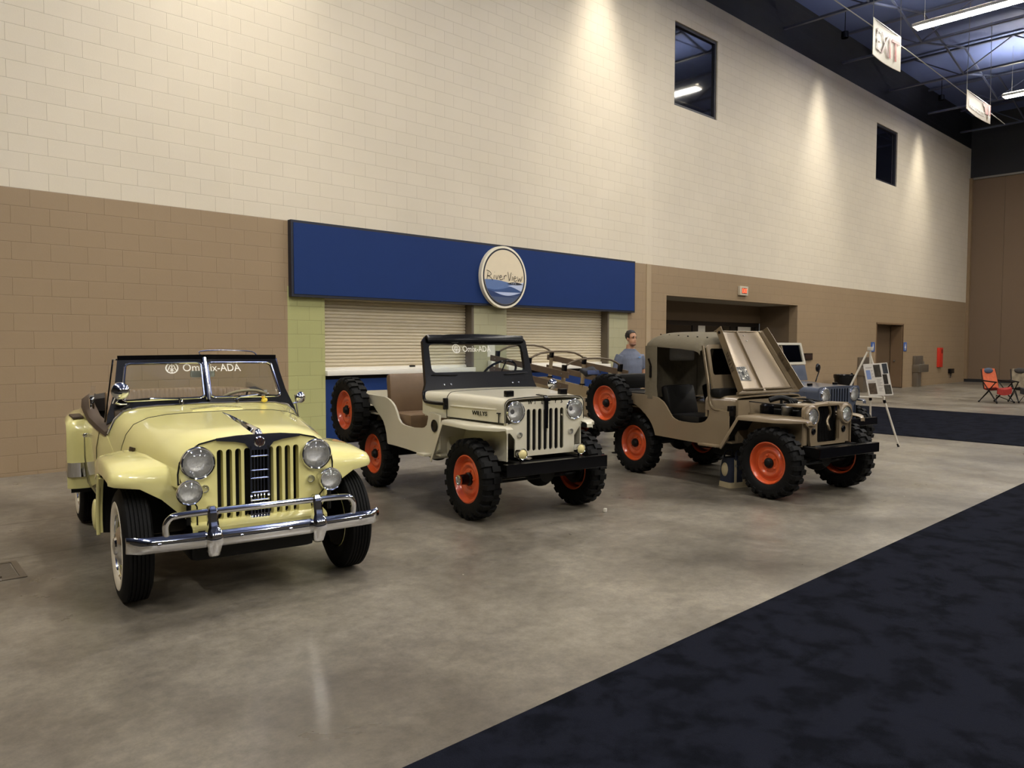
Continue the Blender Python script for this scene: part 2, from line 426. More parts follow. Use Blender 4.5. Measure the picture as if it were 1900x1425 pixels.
# entrance recess
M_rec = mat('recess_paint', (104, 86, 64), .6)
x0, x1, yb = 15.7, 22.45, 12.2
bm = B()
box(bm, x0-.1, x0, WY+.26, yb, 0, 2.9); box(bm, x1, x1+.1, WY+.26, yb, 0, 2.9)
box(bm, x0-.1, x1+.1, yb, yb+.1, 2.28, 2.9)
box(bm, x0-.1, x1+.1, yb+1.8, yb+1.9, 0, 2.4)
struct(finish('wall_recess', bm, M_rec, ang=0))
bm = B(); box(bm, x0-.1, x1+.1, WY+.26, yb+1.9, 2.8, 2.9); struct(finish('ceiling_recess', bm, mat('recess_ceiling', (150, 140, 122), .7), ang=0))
M_glassd = glass('door_glass', (.75, .8, .85), .06)
M_alu = mat('dark_bronze', (44, 38, 34), .4, metal=.5)
dx = (15.72, 17.36, 18.88, 20.9, 22.43)
for k in range(4):
    a, b_ = dx[k], dx[k+1]
    bm = B(); plate(bm, [(a, 0), (b_, 0), (b_, 2.3), (a, 2.3)], [rrect(a+.14, b_-.14, .25, 2.16, .01, 1)], lambda u, v, w: (u, yb+.02+w, v), .05)
    d = struct(finish('door_%d' % (k+1), bm, M_alu, ang=0))
    bm = B(); box(bm, a+.14, b_-.14, yb+.04, yb+.05, .25, 2.16); finish('pane', bm, M_glassd, d, ang=0)
    bm = B(); tube(bm, [(a+.22, yb+.02, 1.0), (a+.22, yb-.05, 1.0), (b_-.22, yb-.05, 1.0), (b_-.22, yb+.02, 1.0)], .018); finish('push_bar', bm, M_steel, d)
M_paper = mat('paper_sheet', (206, 200, 186), .7)
for (u0, u1, v0, v1), lab in (((18.95, 19.4, 1.72, 2.24), 'pale paper notice taped in the second entrance door pane'), ((21.2, 21.95, 1.6, 2.24), 'wide pale paper taped in the last entrance door pane')):
    bm = B(); box(bm, u0, u1, yb+.034, yb+.038, v0, v1); tag(finish('door_notice', bm, M_paper, ang=0), lab, 'notice')
# the lobby lamp seen through the doors
bm = B(); box(bm, 20.5, 21.2, yb+1.6, yb+1.75, 2.14, 2.30)
tag(finish('lobby_light', bm, emit('lobby_tube', (240, 238, 230), 14.0), ang=0), 'small glowing white lamp in the lobby behind the entrance doors', 'light')
# side doorway
M_door = mat('brown_door', (118, 94, 68), .5)
x0, x1 = 28.49, 30.99
bm = B(); box(bm, x0, x1, WY+.44, WY+.5, 0, 2.36); struct(finish('door_5', bm, mat('door_shade_brown', (92, 74, 54), .55), ang=0))  # shade of the deep doorway put into a darker copy of the door brown
bm = B(); box(bm, x0-.05, x0, WY-.01, WY+.5, 0, 2.4); box(bm, x1, x1+.05, WY-.01, WY+.5, 0, 2.4); box(bm, x0-.05, x1+.05, WY-.01, WY+.5, 2.36, 2.42)
struct(finish('trim_4', bm, M_door, ang=0))
bm = B(); box(bm, x1-.06, x1-.01, WY+.01, WY+.42, .02, 2.34, .006); d = struct(finish('door_6', bm, M_door, ang=0))
bm = B(); lathe(bm, [(.015, 0), (.015, .04), (.035, .05), (.035, .075), (0, .085)], (x1-.06, WY+.25, 1.02), (-1, 0, 0), 14); finish('door_knob', bm, M_steel, d)
# high windows
M_dark = mat('window_dark', (12, 14, 24), .05, spec=.8, var=.02)
for k, (a, b_, c, e) in enumerate(HOLES[4:6]):
    bm = B(); plate(bm, [(a, c), (b_, c), (b_, e), (a, e)], [[(a+.07, c+.07), (b_-.07, c+.07), (b_-.07, e-.07), (a+.07, e-.07)]], lambda u, v, w: (u, WY+.04+w, v), .1)
    wn = struct(finish('window_%d' % (k+1), bm, mat('window_bronze', (26, 28, 40), .5), ang=0))
    bm = B(); box(bm, a+.07, b_-.07, WY+.09, WY+.11, c+.07, e-.07); finish('pane', bm, M_dark, wn, ang=0)
# ---------------------------------------------------------------- tube lights
M_tube = emit('lit_tube', (255, 248, 234), TUBE_STRENGTH)
k = 0
for iy, (a, b_) in enumerate(ROW_Y):
    for ix, x in enumerate(ROW_X):
        t = thing('ceiling_light', '', 'light', (x, (a+b_)/2, TUBE_Z), 0, 'tube lights under the roof deck')
        hl = (b_-a)/2
        bm = B()
        for s in (-1, 1):
            for hw_, z in ((.17, -.051), (.075, .031)): add_face(bm, [bm.verts.new((u*hw_, s*hl/2+v*.58, z)) for u, v in ((-1, -1), (-1, 1), (1, 1), (1, -1))][::(1 if z < 0 else -1)])
        finish('lamp_tube', bm, M_tube, t, ang=0, recalc=False)
        bm = B(); plate(bm, [(-.19, -hl), (.19, -hl), (.19, hl), (-.19, hl)], [[(-.171, -hl+.02), (.171, -hl+.02), (.171, hl-.02), (-.171, hl-.02)]], lambda u, v, w_: (u, v, -.052+w_), .08); box(bm, -.03, .03, -hl, hl, .0, .09); finish('housing', bm, M_white, t, ang=0)
        bm = B()
        for s in (-1, 1): tube(bm, [(0, s*hl*.8, .09), (0, s*hl*.8, DECK_Z-TUBE_Z)], .006, 6)
        pieces('hanger', bm, M_steel, t, ang=0)
        if iy == 0 and ix == 3: t['label'] = 'bright tube light hanging near the EXIT banner'
        elif iy == 0 and ix == 4: t['label'] = 'bright tube light hanging by the restroom banner, far end of hall'
        else: t['label'] = 'bright tube light hanging beyond the frame of the picture'; t['group'] = 'tube lights outside the picture'
        if iy == 0 and ix > 2: del t['group']
# wall washers tucked under the deck: they throw the scallops of light down the block wall
for i, (x, e_) in enumerate(((4.9, 800), (13.1, 700), (23.6, 620), (32.1, 620))):
    ld = bpy.data.lights.new('wall_washer_lamp', 'SPOT'); ld.energy = e_; ld.color = (1, .93, .82); ld.spot_size = radians(54); ld.spot_blend = 1.0; ld.shadow_soft_size = .3
    t = thing('wall_washer', '', 'light', (x, WY-.75, 10.75)); t['label'] = ('black wall washer lamp under the roof deck beyond the top edge', 'black wall washer lamp in the roof above the first high window', 'black wall washer lamp high in the roof between the two windows', 'black wall washer lamp high in the roof past the far window')[i]
    lo = bpy.data.objects.new('lamp', ld); COL.objects.link(lo); lo.parent = t; lo.location = (0, 0, 0); lo.rotation_euler = (radians(2), 0, 0)
    bm = B(); lathe(bm, [(.06, .22), (.10, .20), (.11, .02), (.10, .02), (.09, .18), (0, .19)], (0, 0, 0), (0, 0, 1), 20, cap0=False); finish('can', bm, M_black, t)
    bm = B(); tube(bm, [(0, 0, .21), (0, 0, DECK_Z-10.75)], .012, 6); finish('stem', bm, M_black, t)
# ---------------------------------------------------------------- cafe front
bm = B(); box(bm, 5.81, 14.33, WY-.1, WY-.003, 2.34, 3.5)
sg = finish('cafe_fascia', bm, M_navyedge, ang=0); tag(sg, 'long blue fascia board above the cafe shutters', 'sign board')
bm = B(); box(bm, 5.85, 14.3, WY-.108, WY-.1, 2.38, 3.46); finish('face_panel', bm, M_navy, sg, ang=0)
for i, (a, b_) in enumerate(((6.43, 9.56), (10.4, 13.53))):
    bm = B()
    z = 1.2; pr = []
    while z < 2.42:
        pr += [(WY+.205, z), (WY+.185, z+.012), (WY+.185, z+.042), (WY+.205, z+.052)]; z += .056
    lo = [bm.verts.new((a+.02, y, zz)) for y, zz in pr]; hi = [bm.verts.new((b_-.04, y, zz)) for y, zz in pr]
    for p in range(len(pr)-1): add_face(bm, [lo[p], hi[p], hi[p+1], lo[p+1]])
    r = tag(finish('roller_shutter', bm, mat('shutter_cream', (206, 194, 168), .45, var=.03), ang=0, recalc=False),
            ('closed cream roller shutter behind the first open car, under the blue fascia', 'closed cream roller shutter beside the round sign, behind the trailer')[i], 'shutter', 'cafe roller shutters')
    bm = B(); box(bm, a+.02, b_-.04, WY+.16, WY+.21, 1.19, 1.235); finish('bottom_rail', bm, M_white, r, ang=0)
    bm = B(); box(bm, (a+b_)/2+.2, (a+b_)/2+.32, WY+.15, WY+.165, 1.22, 1.245); finish('pull_handle', bm, M_black, r, ang=0)
    bm = B(); box(bm, b_-.05, b_-.0, WY+.0, WY+.24, 1.2, 2.42); box(bm, a, a+.02, WY+.1, WY+.24, 1.2, 2.42); pieces('side_guide', bm, mat('guide_brown', (96, 86, 72), .5), r, ang=0)
    bm = B(); box(bm, a+.004, b_-.004, WY-.06, WY+.25, 1.11, 1.19, .006)
    c_ = tag(finish('serving_counter', bm, M_white), ('white serving counter below the first roller shutter', 'white serving counter below the second roller shutter')[i], 'counter')
    bm = B(); box(bm, a+.005, b_-.005, WY+.01, WY+.04, .0, 1.108); finish('front_panel', bm, M_navy, c_, ang=0)
    bm = B(); box(bm, a+.005, b_-.005, WY+.004, WY+.012, 1.05, 1.108); finish('shadow_gap', bm, M_black, c_, ang=0)  # black strip stands in for the shade under the counter edge
# oval sign
ocx, ocz, orx, orz = 10.165, 2.885, .585, .585
OV = lambda u, v, w_: (ocx + u*orx, WY-.19-w_, ocz + v*orz)
E = lambda r, n=64: circ(0, 0, r, n)
bm = B(); plate(bm, E(1.0), [], lambda u, v, w_: (ocx+u*orx, WY-.11-w_, ocz+v*orz), .08)
ov = tag(finish('round_sign', bm, mat('sign_rim', (236, 228, 206), .5)), 'round cream cafe sign with blue waves mounted on the long blue fascia', 'sign')
bm = B(); plate(bm, E(.93), [E(.88)], OV, .004); finish('ring_line', bm, M_navyedge, ov)
bm = B(); plate(bm, E(.88), [], OV, .003); finish('sign_face', bm, mat('sign_cream', (228, 214, 184), .5), ov)
def clip_band(top, bot):
    pts = []; n = 40
    for s, fn in ((1, top), (-1, bot)):
        rng = range(n+1) if s == 1 else range(n, -1, -1)
        for i in rng:
            u = -.86 + 1.72*i/n; lim = sqrt(max(0, .87**2-u*u))
            pts.append((u, max(-lim, min(lim, fn(u)))))
    o = [pts[0]]
    for p in pts[1:]:
        if abs(p[0]-o[-1][0]) + abs(p[1]-o[-1][1]) > 1e-4: o.append(p)
    if abs(o[0][0]-o[-1][0]) + abs(o[0][1]-o[-1][1]) < 1e-4: o.pop()
    return o
wv = [lambda u: -.17+.06*sin(2.2*u+2.6)-.03*u, lambda u: -.32+.09*sin(2.6*u-.4), lambda u: -.40+.12*sin(3.0*u+1.2), lambda u: -.50+.09*sin(3.0*u-1.9), lambda u: -.66+.06*cos(2.2*u), lambda u: -2.0]
cols = [(92, 118, 166), (52, 80, 130), (186, 198, 226), (30, 54, 102), (70, 84, 116)]
for i in range(5):
    bm = B(); plate(bm, clip_band(wv[i], wv[5]), [], lambda u, v, w_: OV(u, v, w_+.003), .0015+.0012*i)
    finish('wave_band', bm, mat('wave_%d' % i, cols[i], .5), ov, ang=0)
bm = B(); plate(bm, [(.12, -.20), (.3, -.15), (.5, -.14), (.7, -.165), (.83, -.2), (.6, -.22), (.4, -.225)], [], lambda u, v, w_: OV(u, v, w_+.003), .009); finish('hill_band', bm, M_navyedge, ov, ang=0)
bm = B()
W = lambda u, v, w_: OV(u, v, .0145)
strokes = [[(-.80, .18), (-.66, .14), (-.6, .06), (-.72, .0), (-.76, .02)], [(-.74, .12), (-.78, -.10)], [(-.74, .02), (-.62, -.04), (-.53, -.12)],
           [(-.47, .05), (-.49, -.08)], [(-.455, .14), (-.45, .13)], [(-.40, .04), (-.36, -.08), (-.29, .05)], [(-.24, -.01), (-.14, .0), (-.17, .05), (-.24, .01), (-.2, -.09), (-.08, -.06)],
           [(-.03, .05), (-.04, -.07)], [(-.04, .0), (.02, .06), (.08, .05)], [(.13, .18), (.2, -.1), (.28, .17)], [(.33, .04), (.32, -.09)], [(.34, .12), (.345, .11)],
           [(.40, -.02), (.5, -.01), (.47, .05), (.4, .0), (.43, -.1), (.54, -.07)], [(.57, .05), (.61, -.1), (.67, .0), (.72, -.1), (.78, .07)]]
for st in strokes: ribbon(bm, spline(st, 5), .018, W)
finish('sign_script', bm, M_black, ov, ang=0)
bm = B(); text(bm, 'cafe', lambda u, v, w_: OV(.28+u, -.205+v, .0135+w_*.1), .065, .01, 1.5); finish('sign_lettering', bm, mat('pale_lettering', (206, 214, 230), .5), ov, ang=0)
# notices on the middle pier
bm = B(); box(bm, 9.9, 10.09, WY-.006, WY, 1.38, 1.66); tag(finish('wall_notice', bm, M_white, ang=0), 'white notice on the pier between the shutters, above the dispenser', 'notice')
bm = B(); box(bm, 9.9, 10.13, WY-.12, WY, 1.07, 1.32, .03); t = tag(finish('soap_dispenser', bm, M_white), 'white wall dispenser on the pier between the shutters', 'dispenser')
bm = B(); box(bm, 9.96, 10.07, WY-.13, WY-.115, 1.1, 1.16, .003); finish('push_plate', bm, M_steel, t)
# ---------------------------------------------------------------- wall fittings on the far part
bm = B(); box(bm, 18.99, 19.42, WY-.07, WY, 2.95, 3.2, .012); ex = tag(finish('exit_light', bm, mat('exit_case', (196, 186, 164), .5)), 'small lit red EXIT light on the wall above the entrance recess', 'exit sign')
bm = B(); box(bm, 19.08, 19.33, WY-.075, WY-.069, 3.0, 3.15); finish('sign_panel', bm, mat('exit_panel', (120, 58, 44), .5), ex, ang=0)
bm = B(); text(bm, 'EXIT', lambda u, v, w_: (19.09+u, WY-.076-w_, 3.02+v), .11, .002, sx=.78); finish('exit_lettering', bm, emit('exit_red', (255, 84, 54), 2.0), ex, ang=0)
bm = B(); box(bm, 22.87, 23.42, WY-.05, WY, 1.15, 1.36, .01); t = tag(finish('wall_screen', bm, M_black), 'small black wall panel between the entrance recess and the black trash can', 'panel')
bm = B(); box(bm, 22.9, 23.39, WY-.054, WY-.049, 1.18, 1.33); finish('screen', bm, mat('panel_dark', (44, 30, 28), .2), t, ang=0)
M_blue = mat('blue_sign', (58, 92, 158), .5)
for (a, lab, ch) in ((28.0, 'blue restroom sign between the easel top and the brown side doorway', 'MEN'), (31.05, 'blue restroom sign between the brown side doorway and the drinking fountain', 'WOMEN')):
    bm = B(); box(bm, a, a+.3, WY-.02, WY, 1.38, 1.72, .005); t = tag(finish('restroom_sign', bm, M_blue), lab, 'sign')
    bm = B()
    plate(bm, circ(a+.15, 1.64, .022, 12), [], lambda u, v, w_: (u, WY-.021-w_, v), .003)
    q = .045 if ch == 'MEN' else .065
    plate(bm, [(a+.15-.03, 1.61), (a+.15+.03, 1.61), (a+.15+q, 1.5), (a+.17, 1.5), (a+.17, 1.42), (a+.13, 1.42), (a+.13, 1.5), (a+.15-q, 1.5)], [], lambda u, v, w_: (u, WY-.021-w_, v), .003)
    finish('figure_symbol', bm, M_white, t, ang=0)
M_stain = mat('stainless', (138, 130, 118), .3, metal=.75)
def fountain(x, label, mirror=False):
    t = thing('drinking_fountain', label, 'drinking fountain', (x, WY-.004, 0))
    bm = B(); box(bm, 0, 1.0, -.28, 0, .56, .86, .02); finish('basin_cabinet', bm, M_stain, t)
    bm = B(); box(bm, .05, .9, -.1, 0, .86, 1.2, .015); finish('back_panel', bm, M_stain, t)
    bm = B(); box(bm, .05, .42, -.2, 0, 0, .56, .01); finish('pedestal', bm, M_stain, t)
    bm = B(); lathe(bm, [(.12, 0), (.10, -.03), (.05, -.05), (0, -.05)], (.55, -.145, .865), (0, 0, 1), 20, cap0=False); finish('bowl', bm, M_steel, t)
    bm = B(); tube(bm, [(.8, -.16, .86), (.8, -.16, .94), (.76, -.17, .97), (.7, -.18, .96)], .015); finish('spout', bm, M_steel, t)
    return t
fountain(32.0, 'steel drinking fountain between the brown side doorway and the red cabinet')
fountain(26.85, 'steel drinking fountain half hidden behind the easel')
bm = B(); box(bm, 34.78, 35.22, WY-.1, WY, .71, 1.51, .015); t = tag(finish('hose_cabinet', bm, mat('fire_red', (196, 44, 26), .4)), 'red fire cabinet on the wall near the far corner', 'cabinet')
bm = B(); box(bm, 35.0, 35.15, WY-.105, WY-.099, 1.28, 1.44); finish('label_panel', bm, mat('dark_red', (110, 28, 22), .5), t, ang=0)
bm = B(); box(bm, 36.2, 36.65, WY-.12, WY, .42, .62, .02); t = tag(finish('outlet_box', bm, M_black), 'small black outlet box low on the wall near the corner', 'outlet')
bm = B(); tube(bm, [(36.4, WY-.06, .42), (36.38, WY-.06, .3), (36.34, WY-.06, .24)], .02); finish('cord', bm, M_black, t)
bm = B(); box(bm, 14.88, 15.05, WY-.02, WY, 0, 3.49); struct(finish('trim_5', bm, mat('pilaster_tan', (166, 146, 116), .55), ang=0))
# trash can
t = thing('trash_can', 'black trash can against the wall behind the blue-grey car', 'trash can', (24.45, WY-.60, 0))
bm = B(); lathe(bm, [(.23, 0), (.24, .02), (.30, .56), (.31, .58), (.32, .6), (.32, .68), (.31, .69), (.28, .62), (.22, .05), (0, .05)], (0, 0, 0), (0, 0, 1), 28); finish('barrel', bm, M_black, t)
bm = B(); tube(bm, [(.31, 0, .6), (.45, -.02, .64), (.53, -.02, .7)], .035); finish('handle', bm, M_black, t)
# ---------------------------------------------------------------- hanging banners
def banner(name, label, x0, x1, z0, z1, y, bow):
    t = thing(name, label, 'sign', ((x0+x1)/2, y, z0))
    hw = (x1-x0)/2
    def fn(u, v, w_, off=0.0):
        s = u/hw; return (u, bow*(1-s*s)-off-w_, v)
    bm = B(); n = 16
    for z in (0, 1):
        pass
    secs = [[Vector(fn(-hw+2*hw*i/n, z, 0)) for z in (0, z1-z0)] for i in range(n+1)]
    loft(bm, secs); thick(bm, .015)
    return t, fn, bm, hw
M_banner = mat('banner_white', (232, 224, 200), .5); M_red = mat('sign_red', (206, 52, 40), .5); M_redglare = mat('sign_grey', (142, 88, 76), .5)  # EX letters are red too; washed-out glare is put into their greyer colour
t, fn, bm, hw = banner('exit_banner', 'curved white EXIT banner hanging from the roof', 18.3, 19.95, 8.18, 9.0, 7.3, .05)
finish('banner_panel', bm, M_banner, t)
bm = B(); text(bm, 'EX', lambda u, v, w_: fn(-.66+u, .17+v, w_, .034), .48, .006, sx=1.0); finish('banner_lettering', bm, M_redglare, t, ang=0)
bm = B(); text(bm, 'IT', lambda u, v, w_: fn(.14+u, .17+v, w_, .034), .48, .006, sx=1.0); finish('banner_lettering', bm, M_red, t, ang=0)
bm = B(); tube(bm, [(-hw, 0, .82), (-hw+.1, 0, DECK_Z-8.18)], .008, 6); tube(bm, [(hw, 0, .82), (hw-.1, 0, DECK_Z-8.18)], .008, 6); pieces('hanging_wire', bm, M_steel, t)
bm = B(); box(bm, -hw, hw, -.006, .006, .81, .825); finish('top_rail', bm, M_steel, t, ang=0)
t, fn, bm, hw = banner('restroom_banner', 'curved restroom banner with a red corner and arrow, hanging at the far end', 25.5, 27.8, 8.5, 9.05, 7.45, .06)
finish('banner_panel', bm, mat('banner_tan', (206, 190, 164), .5), t)
bm = B(); text(bm, 'Restrooms', lambda u, v, w_: fn(-.95+u, .12+v, w_, .034), .2, .005, sx=1.25); finish('banner_lettering', bm, M_white, t, ang=0)
def strip(bm, pts):
    vs = [bm.verts.new(fn(u, v, 0, .034)) for u, v in pts]; add_face(bm, vs)
bm = B()
for i in range(6):
    a, b_ = .5+.6*i/6, .5+.6*(i+1)/6
    strip(bm, [(a, .22+.2*(i < 2)), (b_, .22+.2*(i < 1)), (b_, .55), (a, .55)])
finish('red_corner', bm, M_red, t, ang=0)
bm = B()
vs = [bm.verts.new(fn(u, v, 0, .042)) for u, v in ((.92, .5), (.98, .5), (.98, .2), (1.04, .2), (.95, .06), (.86, .2), (.92, .2))]; add_face(bm, vs); finish('arrow', bm, M_white, t, ang=0)
bm = B(); tube(bm, [(-hw, 0, .55), (-hw+.1, 0, DECK_Z-8.5)], .008, 6); tube(bm, [(hw, 0, .55), (hw-.1, 0, DECK_Z-8.5)], .008, 6); pieces('hanging_wire', bm, M_steel, t)
bm = B(); box(bm, -hw, hw, -.006, .006, .54, .555); finish('top_rail', bm, M_steel, t, ang=0)
bm = B(); tube(bm, [(14.0, 7.75, 9.2), (22.0, 7.8, 9.3), (31, 7.85, 9.2)], .012, 6); tag(finish('support_cable', bm, M_steel), 'thin steel cable running between the two hanging banners', 'cable')
# ---------------------------------------------------------------- carpets and floor hatch
bm = B(); box(bm, -8, 24.0, -6, 2.35, .0005, .011); tag(finish('aisle_carpet', bm, M_carpet, ang=0), 'wide dark navy carpet lying along the open side of the row of parked cars', 'carpet')
bm = B()
v = [bm.verts.new(p) for p in ((14.32, 2.37, .0008), (20.33, 2.37, .0008), (21.0, 8.9, .0008), (14.83, 8.9, .0008))]
add_face(bm, v); r = bmesh.ops.extrude_face_region(bm, geom=bm.faces[:]); bmesh.ops.translate(bm, vec=(0, 0, .010), verts=[g for g in r['geom'] if isinstance(g, bmesh.types.BMVert)])
tag(finish('cross_carpet', bm, M_carpet, ang=0), 'dark navy carpet strip crossing the floor behind the easel', 'carpet')
t = thing('floor_hatch', 'square metal utility hatch set flush into the concrete beside the yellow convertible', 'floor hatch', (1.02, 6.42, 0), radians(-4))
bm = B(); plate(bm, rrect(-.26, .26, -.26, .26, .01, 1), [rrect(-.22, .22, -.22, .22, .01, 1)], lambda u, v, w_: (u, v, .0005+w_), .006); finish('hatch_frame', bm, mat('hatch_steel', (104, 96, 84), .4, metal=.5), t, ang=0)
bm = B(); box(bm, -.21, .21, -.21, .21, .0005, .004); finish('hatch_lid', bm, mat('hatch_lid_steel', (92, 85, 74), .5, metal=.3, bump=.4), t, ang=0)
bm = B(); box(bm, .0, .12, -.18, -.15, .004, .007); finish('lift_handle', bm, M_black, t, ang=0)
bm = B(); obox(bm, (5.79, 4.73, .018), (.045, .03, .035), Matrix.Rotation(.5, 3, 'Z'), .006); tag(finish('paper_scrap', bm, M_paper), 'crumpled white paper scrap on the floor before the cream car', 'paper')
# ================================================================ shared car materials and pieces
M_tire = mat('tire_rubber', (13, 13, 13), .7, var=.3, scale=30, spec=.18)
M_orange = mat('orange_wheel', (206, 84, 38), .3, coat=.4, var=.05)
M_chrome = mat('chrome', (225, 226, 228), .06, metal=1.0, var=.01)
M_lens = glass('lamp_lens', (1, 1, 1), .10, .05)
M_refl = mat('lamp_reflector', (236, 236, 232), .4, metal=.15, bump=1.0, bscale=38)
M_amber = mat('fog_glass', (226, 212, 150), .1, coat=.5)
M_wsglass = glass('windscreen_glass', (.93, .96, .94), .0)
M_vinyl = mat('brown_vinyl', (112, 90, 68), .42, var=.22, scale=7)
M_decal = mat('white_decal', (240, 238, 228), .6)
M_grime = mat('engine_black', (9, 9, 9), .4, var=.6, scale=14)

def lug_tire(R=.375, hw=.093, ri=.215, n=22):
    """bar-tread tyre, axis along y, outboard side +y"""
    bm = B()
    Rb = R-.022
    prof = [(ri, -.055), (ri+.01, -.07), (ri+.04, -.086), (R-.09, -hw), (R-.05, -hw), (Rb-.008, -hw*.86), (Rb, -hw*.6), (Rb+.002, 0), (Rb, hw*.6), (Rb-.008, hw*.86), (R-.05, hw), (R-.09, hw), (ri+.04, .086), (ri+.01, .07), (ri, .055)]
    lathe(bm, prof, (0, 0, 0), (0, 1, 0), 56, cap0=False, cap1=False)
    for s in (-1, 1):
        for k in range(n):
            a = 2*pi*(k + (.5 if s > 0 else 0))/n; wd = .50*pi*R/n
            def P(r, y, da): return (r*cos(a+da), y*s, r*sin(a+da))
            d = wd/R
            sec = []
            for (r0, r1, y, sk) in ((Rb-.004, R, -.004, 0), (Rb-.004, R-.002, hw*.82, .0), (R-.05, R-.026, hw+.006, .0), (R-.075, R-.07, hw+.006, 0)):
                sec.append([Vector(P(r0, y-.012 if y > .08 else y, -d)), Vector(P(r1, y, -d*.9)), Vector(P(r1, y, d*.9)), Vector(P(r0, y-.012 if y > .08 else y, d))])
            loft(bm, sec, closed=True, cap=True)
    return bm
def wheel(parent, x, y, z, side, hub='cap', rotx=0.0, mats=None):
    """orange pressed-steel wheel (part) with tyre and hub as its pieces"""
    bm = B()
    prof = [(.212, -.07), (.222, -.065), (.20, -.05), (.195, .03), (.205, .055), (.222, .062), (.224, .070), (.214, .074), (.206, .064), (.198, .04), (.188, .024), (.170, .020), (.158, .026), (.148, .040), (.136, .046), (.124, .044), (.112, .030), (.100, .026), (.09, .030), (.05, .032)]
    lathe(bm, prof, (0, 0, 0), (0, 1, 0), 48, cap0=False, cap1=True)
    w_ = finish('wheel', bm, M_orange, parent, ang=40, recalc=True)
    w_.location = (x, y, z); w_.rotation_euler = (0, random.random()*2, 0 if side > 0 else pi)
    finish('tire', lug_tire(), M_tire, w_, ang=30)
    bm = B(); lathe(bm, [(0, -.05), (.15, -.05), (.155, -.045), (.155, .012), (.10, .018)], (0, 0, 0), (0, 1, 0), 28, cap0=False, cap1=False); finish('brake_drum', bm, M_blacksat, w_)
    bm = B()
    if hub == 'lock':
        lathe(bm, [(.062, .03), (.062, .05), (.05, .06), (.047, .12), (.044, .14)], (0, 0, 0), (0, 1, 0), 20, cap0=False)
        finish('hub', bm, M_black, w_)
        bm = B(); lathe(bm, [(.047, .138), (.047, .152), (.036, .155), (.034, .146), (0, .146)], (0, 0, 0), (0, 1, 0), 20, cap0=False); finish('hub_ring', bm, M_chrome, w_)
    else:
        lathe(bm, [(.054, .028), (.054, .05), (.044, .054), (.034, .075), (.022, .08), (0, .08)], (0, 0, 0), (0, 1, 0), 20, cap0=False)
        finish('hub', bm, M_blacksat, w_)
    for k in range(5):
        a = 2*pi*k/5
        bm = B(); lathe(bm, [(.011, .026), (.011, .044), (.006, .048), (0, .048)], (.082*cos(a), 0, .082*sin(a)), (0, 1, 0), 6, cap0=False); finish('lug_nut', bm, M_orange, w_, ang=20)
    return w_
def lamp(parent, name, c, r, depth, bez=M_chrome, lens=M_lens, refl=M_refl, bucket=None, ax=(1, 0, 0)):
    """round lamp facing +x: bezel part with reflector and lens pieces"""
    bm = B()
    lathe(bm, [(r*.80, -depth), (r*.97, -.012), (r, 0), (r*.99, .008), (r*.93, .016), (r*.86, .014), (r*.84, .006)], c, ax, 36, cap0=True, cap1=False)
    b_ = finish(name, bm, bez, parent)
    bm = B(); lathe(bm, [(r*.84, .004), (r*.72, -.02), (r*.45, -.045), (0, -.055)], c, ax, 32, cap0=False, cap1=False); finish('reflector', bm, refl, b_)
    bm = B(); lathe(bm, [(r*.85, .006), (r*.7, .016), (r*.4, .025), (0, .028)], c, ax, 32, cap0=False, cap1=False); finish('lens', bm, lens, b_)
    return b_
def decal_logo(bm, fn, cx, cy, R):
    ribbon(bm, [(cx+R*cos(t*pi/20), cy+R*sin(t*pi/20)) for t in range(41)], R*.2, fn)
    for st in ([(-.72, -.5), (-.25, .62), (0, .15), (.25, .62), (.72, -.5)], [(0, .9), (0, -.9)], [(-.36, -.1), (0, -.38), (-.36, -.62)], [(.36, -.1), (0, -.38), (.36, -.62)]):
        ribbon(bm, [(cx+u*R, cy+v*R) for u, v in st], R*.15, fn)
def fender(parent, s, paint, zr, zf, front, tag_name='fender'):
    """flat front fender with rolled edge and sloping rear; s=-1 the right side"""
    bm = B()
    out = [(-.62, -.735, .49), (-.36, -.745, zr), (.07, -.70, zf), (.22, -.635, zf-.004), (front-.03, -.56, zf-.012), (front, -.50, zf-.02)]
    inn = [(-.60, -.43, .49), (-.36, -.43, zr), (.07, -.43, zf), (.22, -.43, zf-.004), (front-.03, -.43, zf-.012), (front, -.43, zf-.02)]
    edge = []
    secs = []
    n = len(out)
    for i in range(n):
        o = Vector(out[i]); q = Vector(inn[i])
        a = Vector(out[max(0, i-1)]); b_ = Vector(out[min(n-1, i+1)]); d = (b_-a).normalized()
        up = Vector((0, 1, 0)).cross(d); up = up if up.z > 0 else -up
        lipd = .05
        secs.append([q, o.lerp(q, .12), o.lerp(q, .03) - up*.006, o - up*.02, o - up*lipd])
    # rounded front lip
    f0 = secs[-1]
    secs.append([p + Vector((.018, 0, -.012)) for p in f0[:4]] + [f0[4]]); secs.append([p + Vector((.02, 0, -.045)) for p in f0[:4]] + [f0[4]+Vector((.0, 0, -.0))])
    secs = [[Vector((p.x, p.y*(-s), p.z)) for p in sc] for sc in secs]
    loft(bm, secs); thick(bm, .006)
    return finish(tag_name, bm, paint, parent, ang=50)
def apron(parent, s, paint, ztop, xf=.23, zb=.55):
    bm = B(); y = .42*s
    plate(bm, [(-.52, zb-.06), (xf-.05, zb), (xf, zb), (xf, ztop), (-.52, ztop)], [], lambda u, v, w_: (u, y+w_*s, v), .012)
    return finish('inner_fender', bm, paint, parent, ang=0)
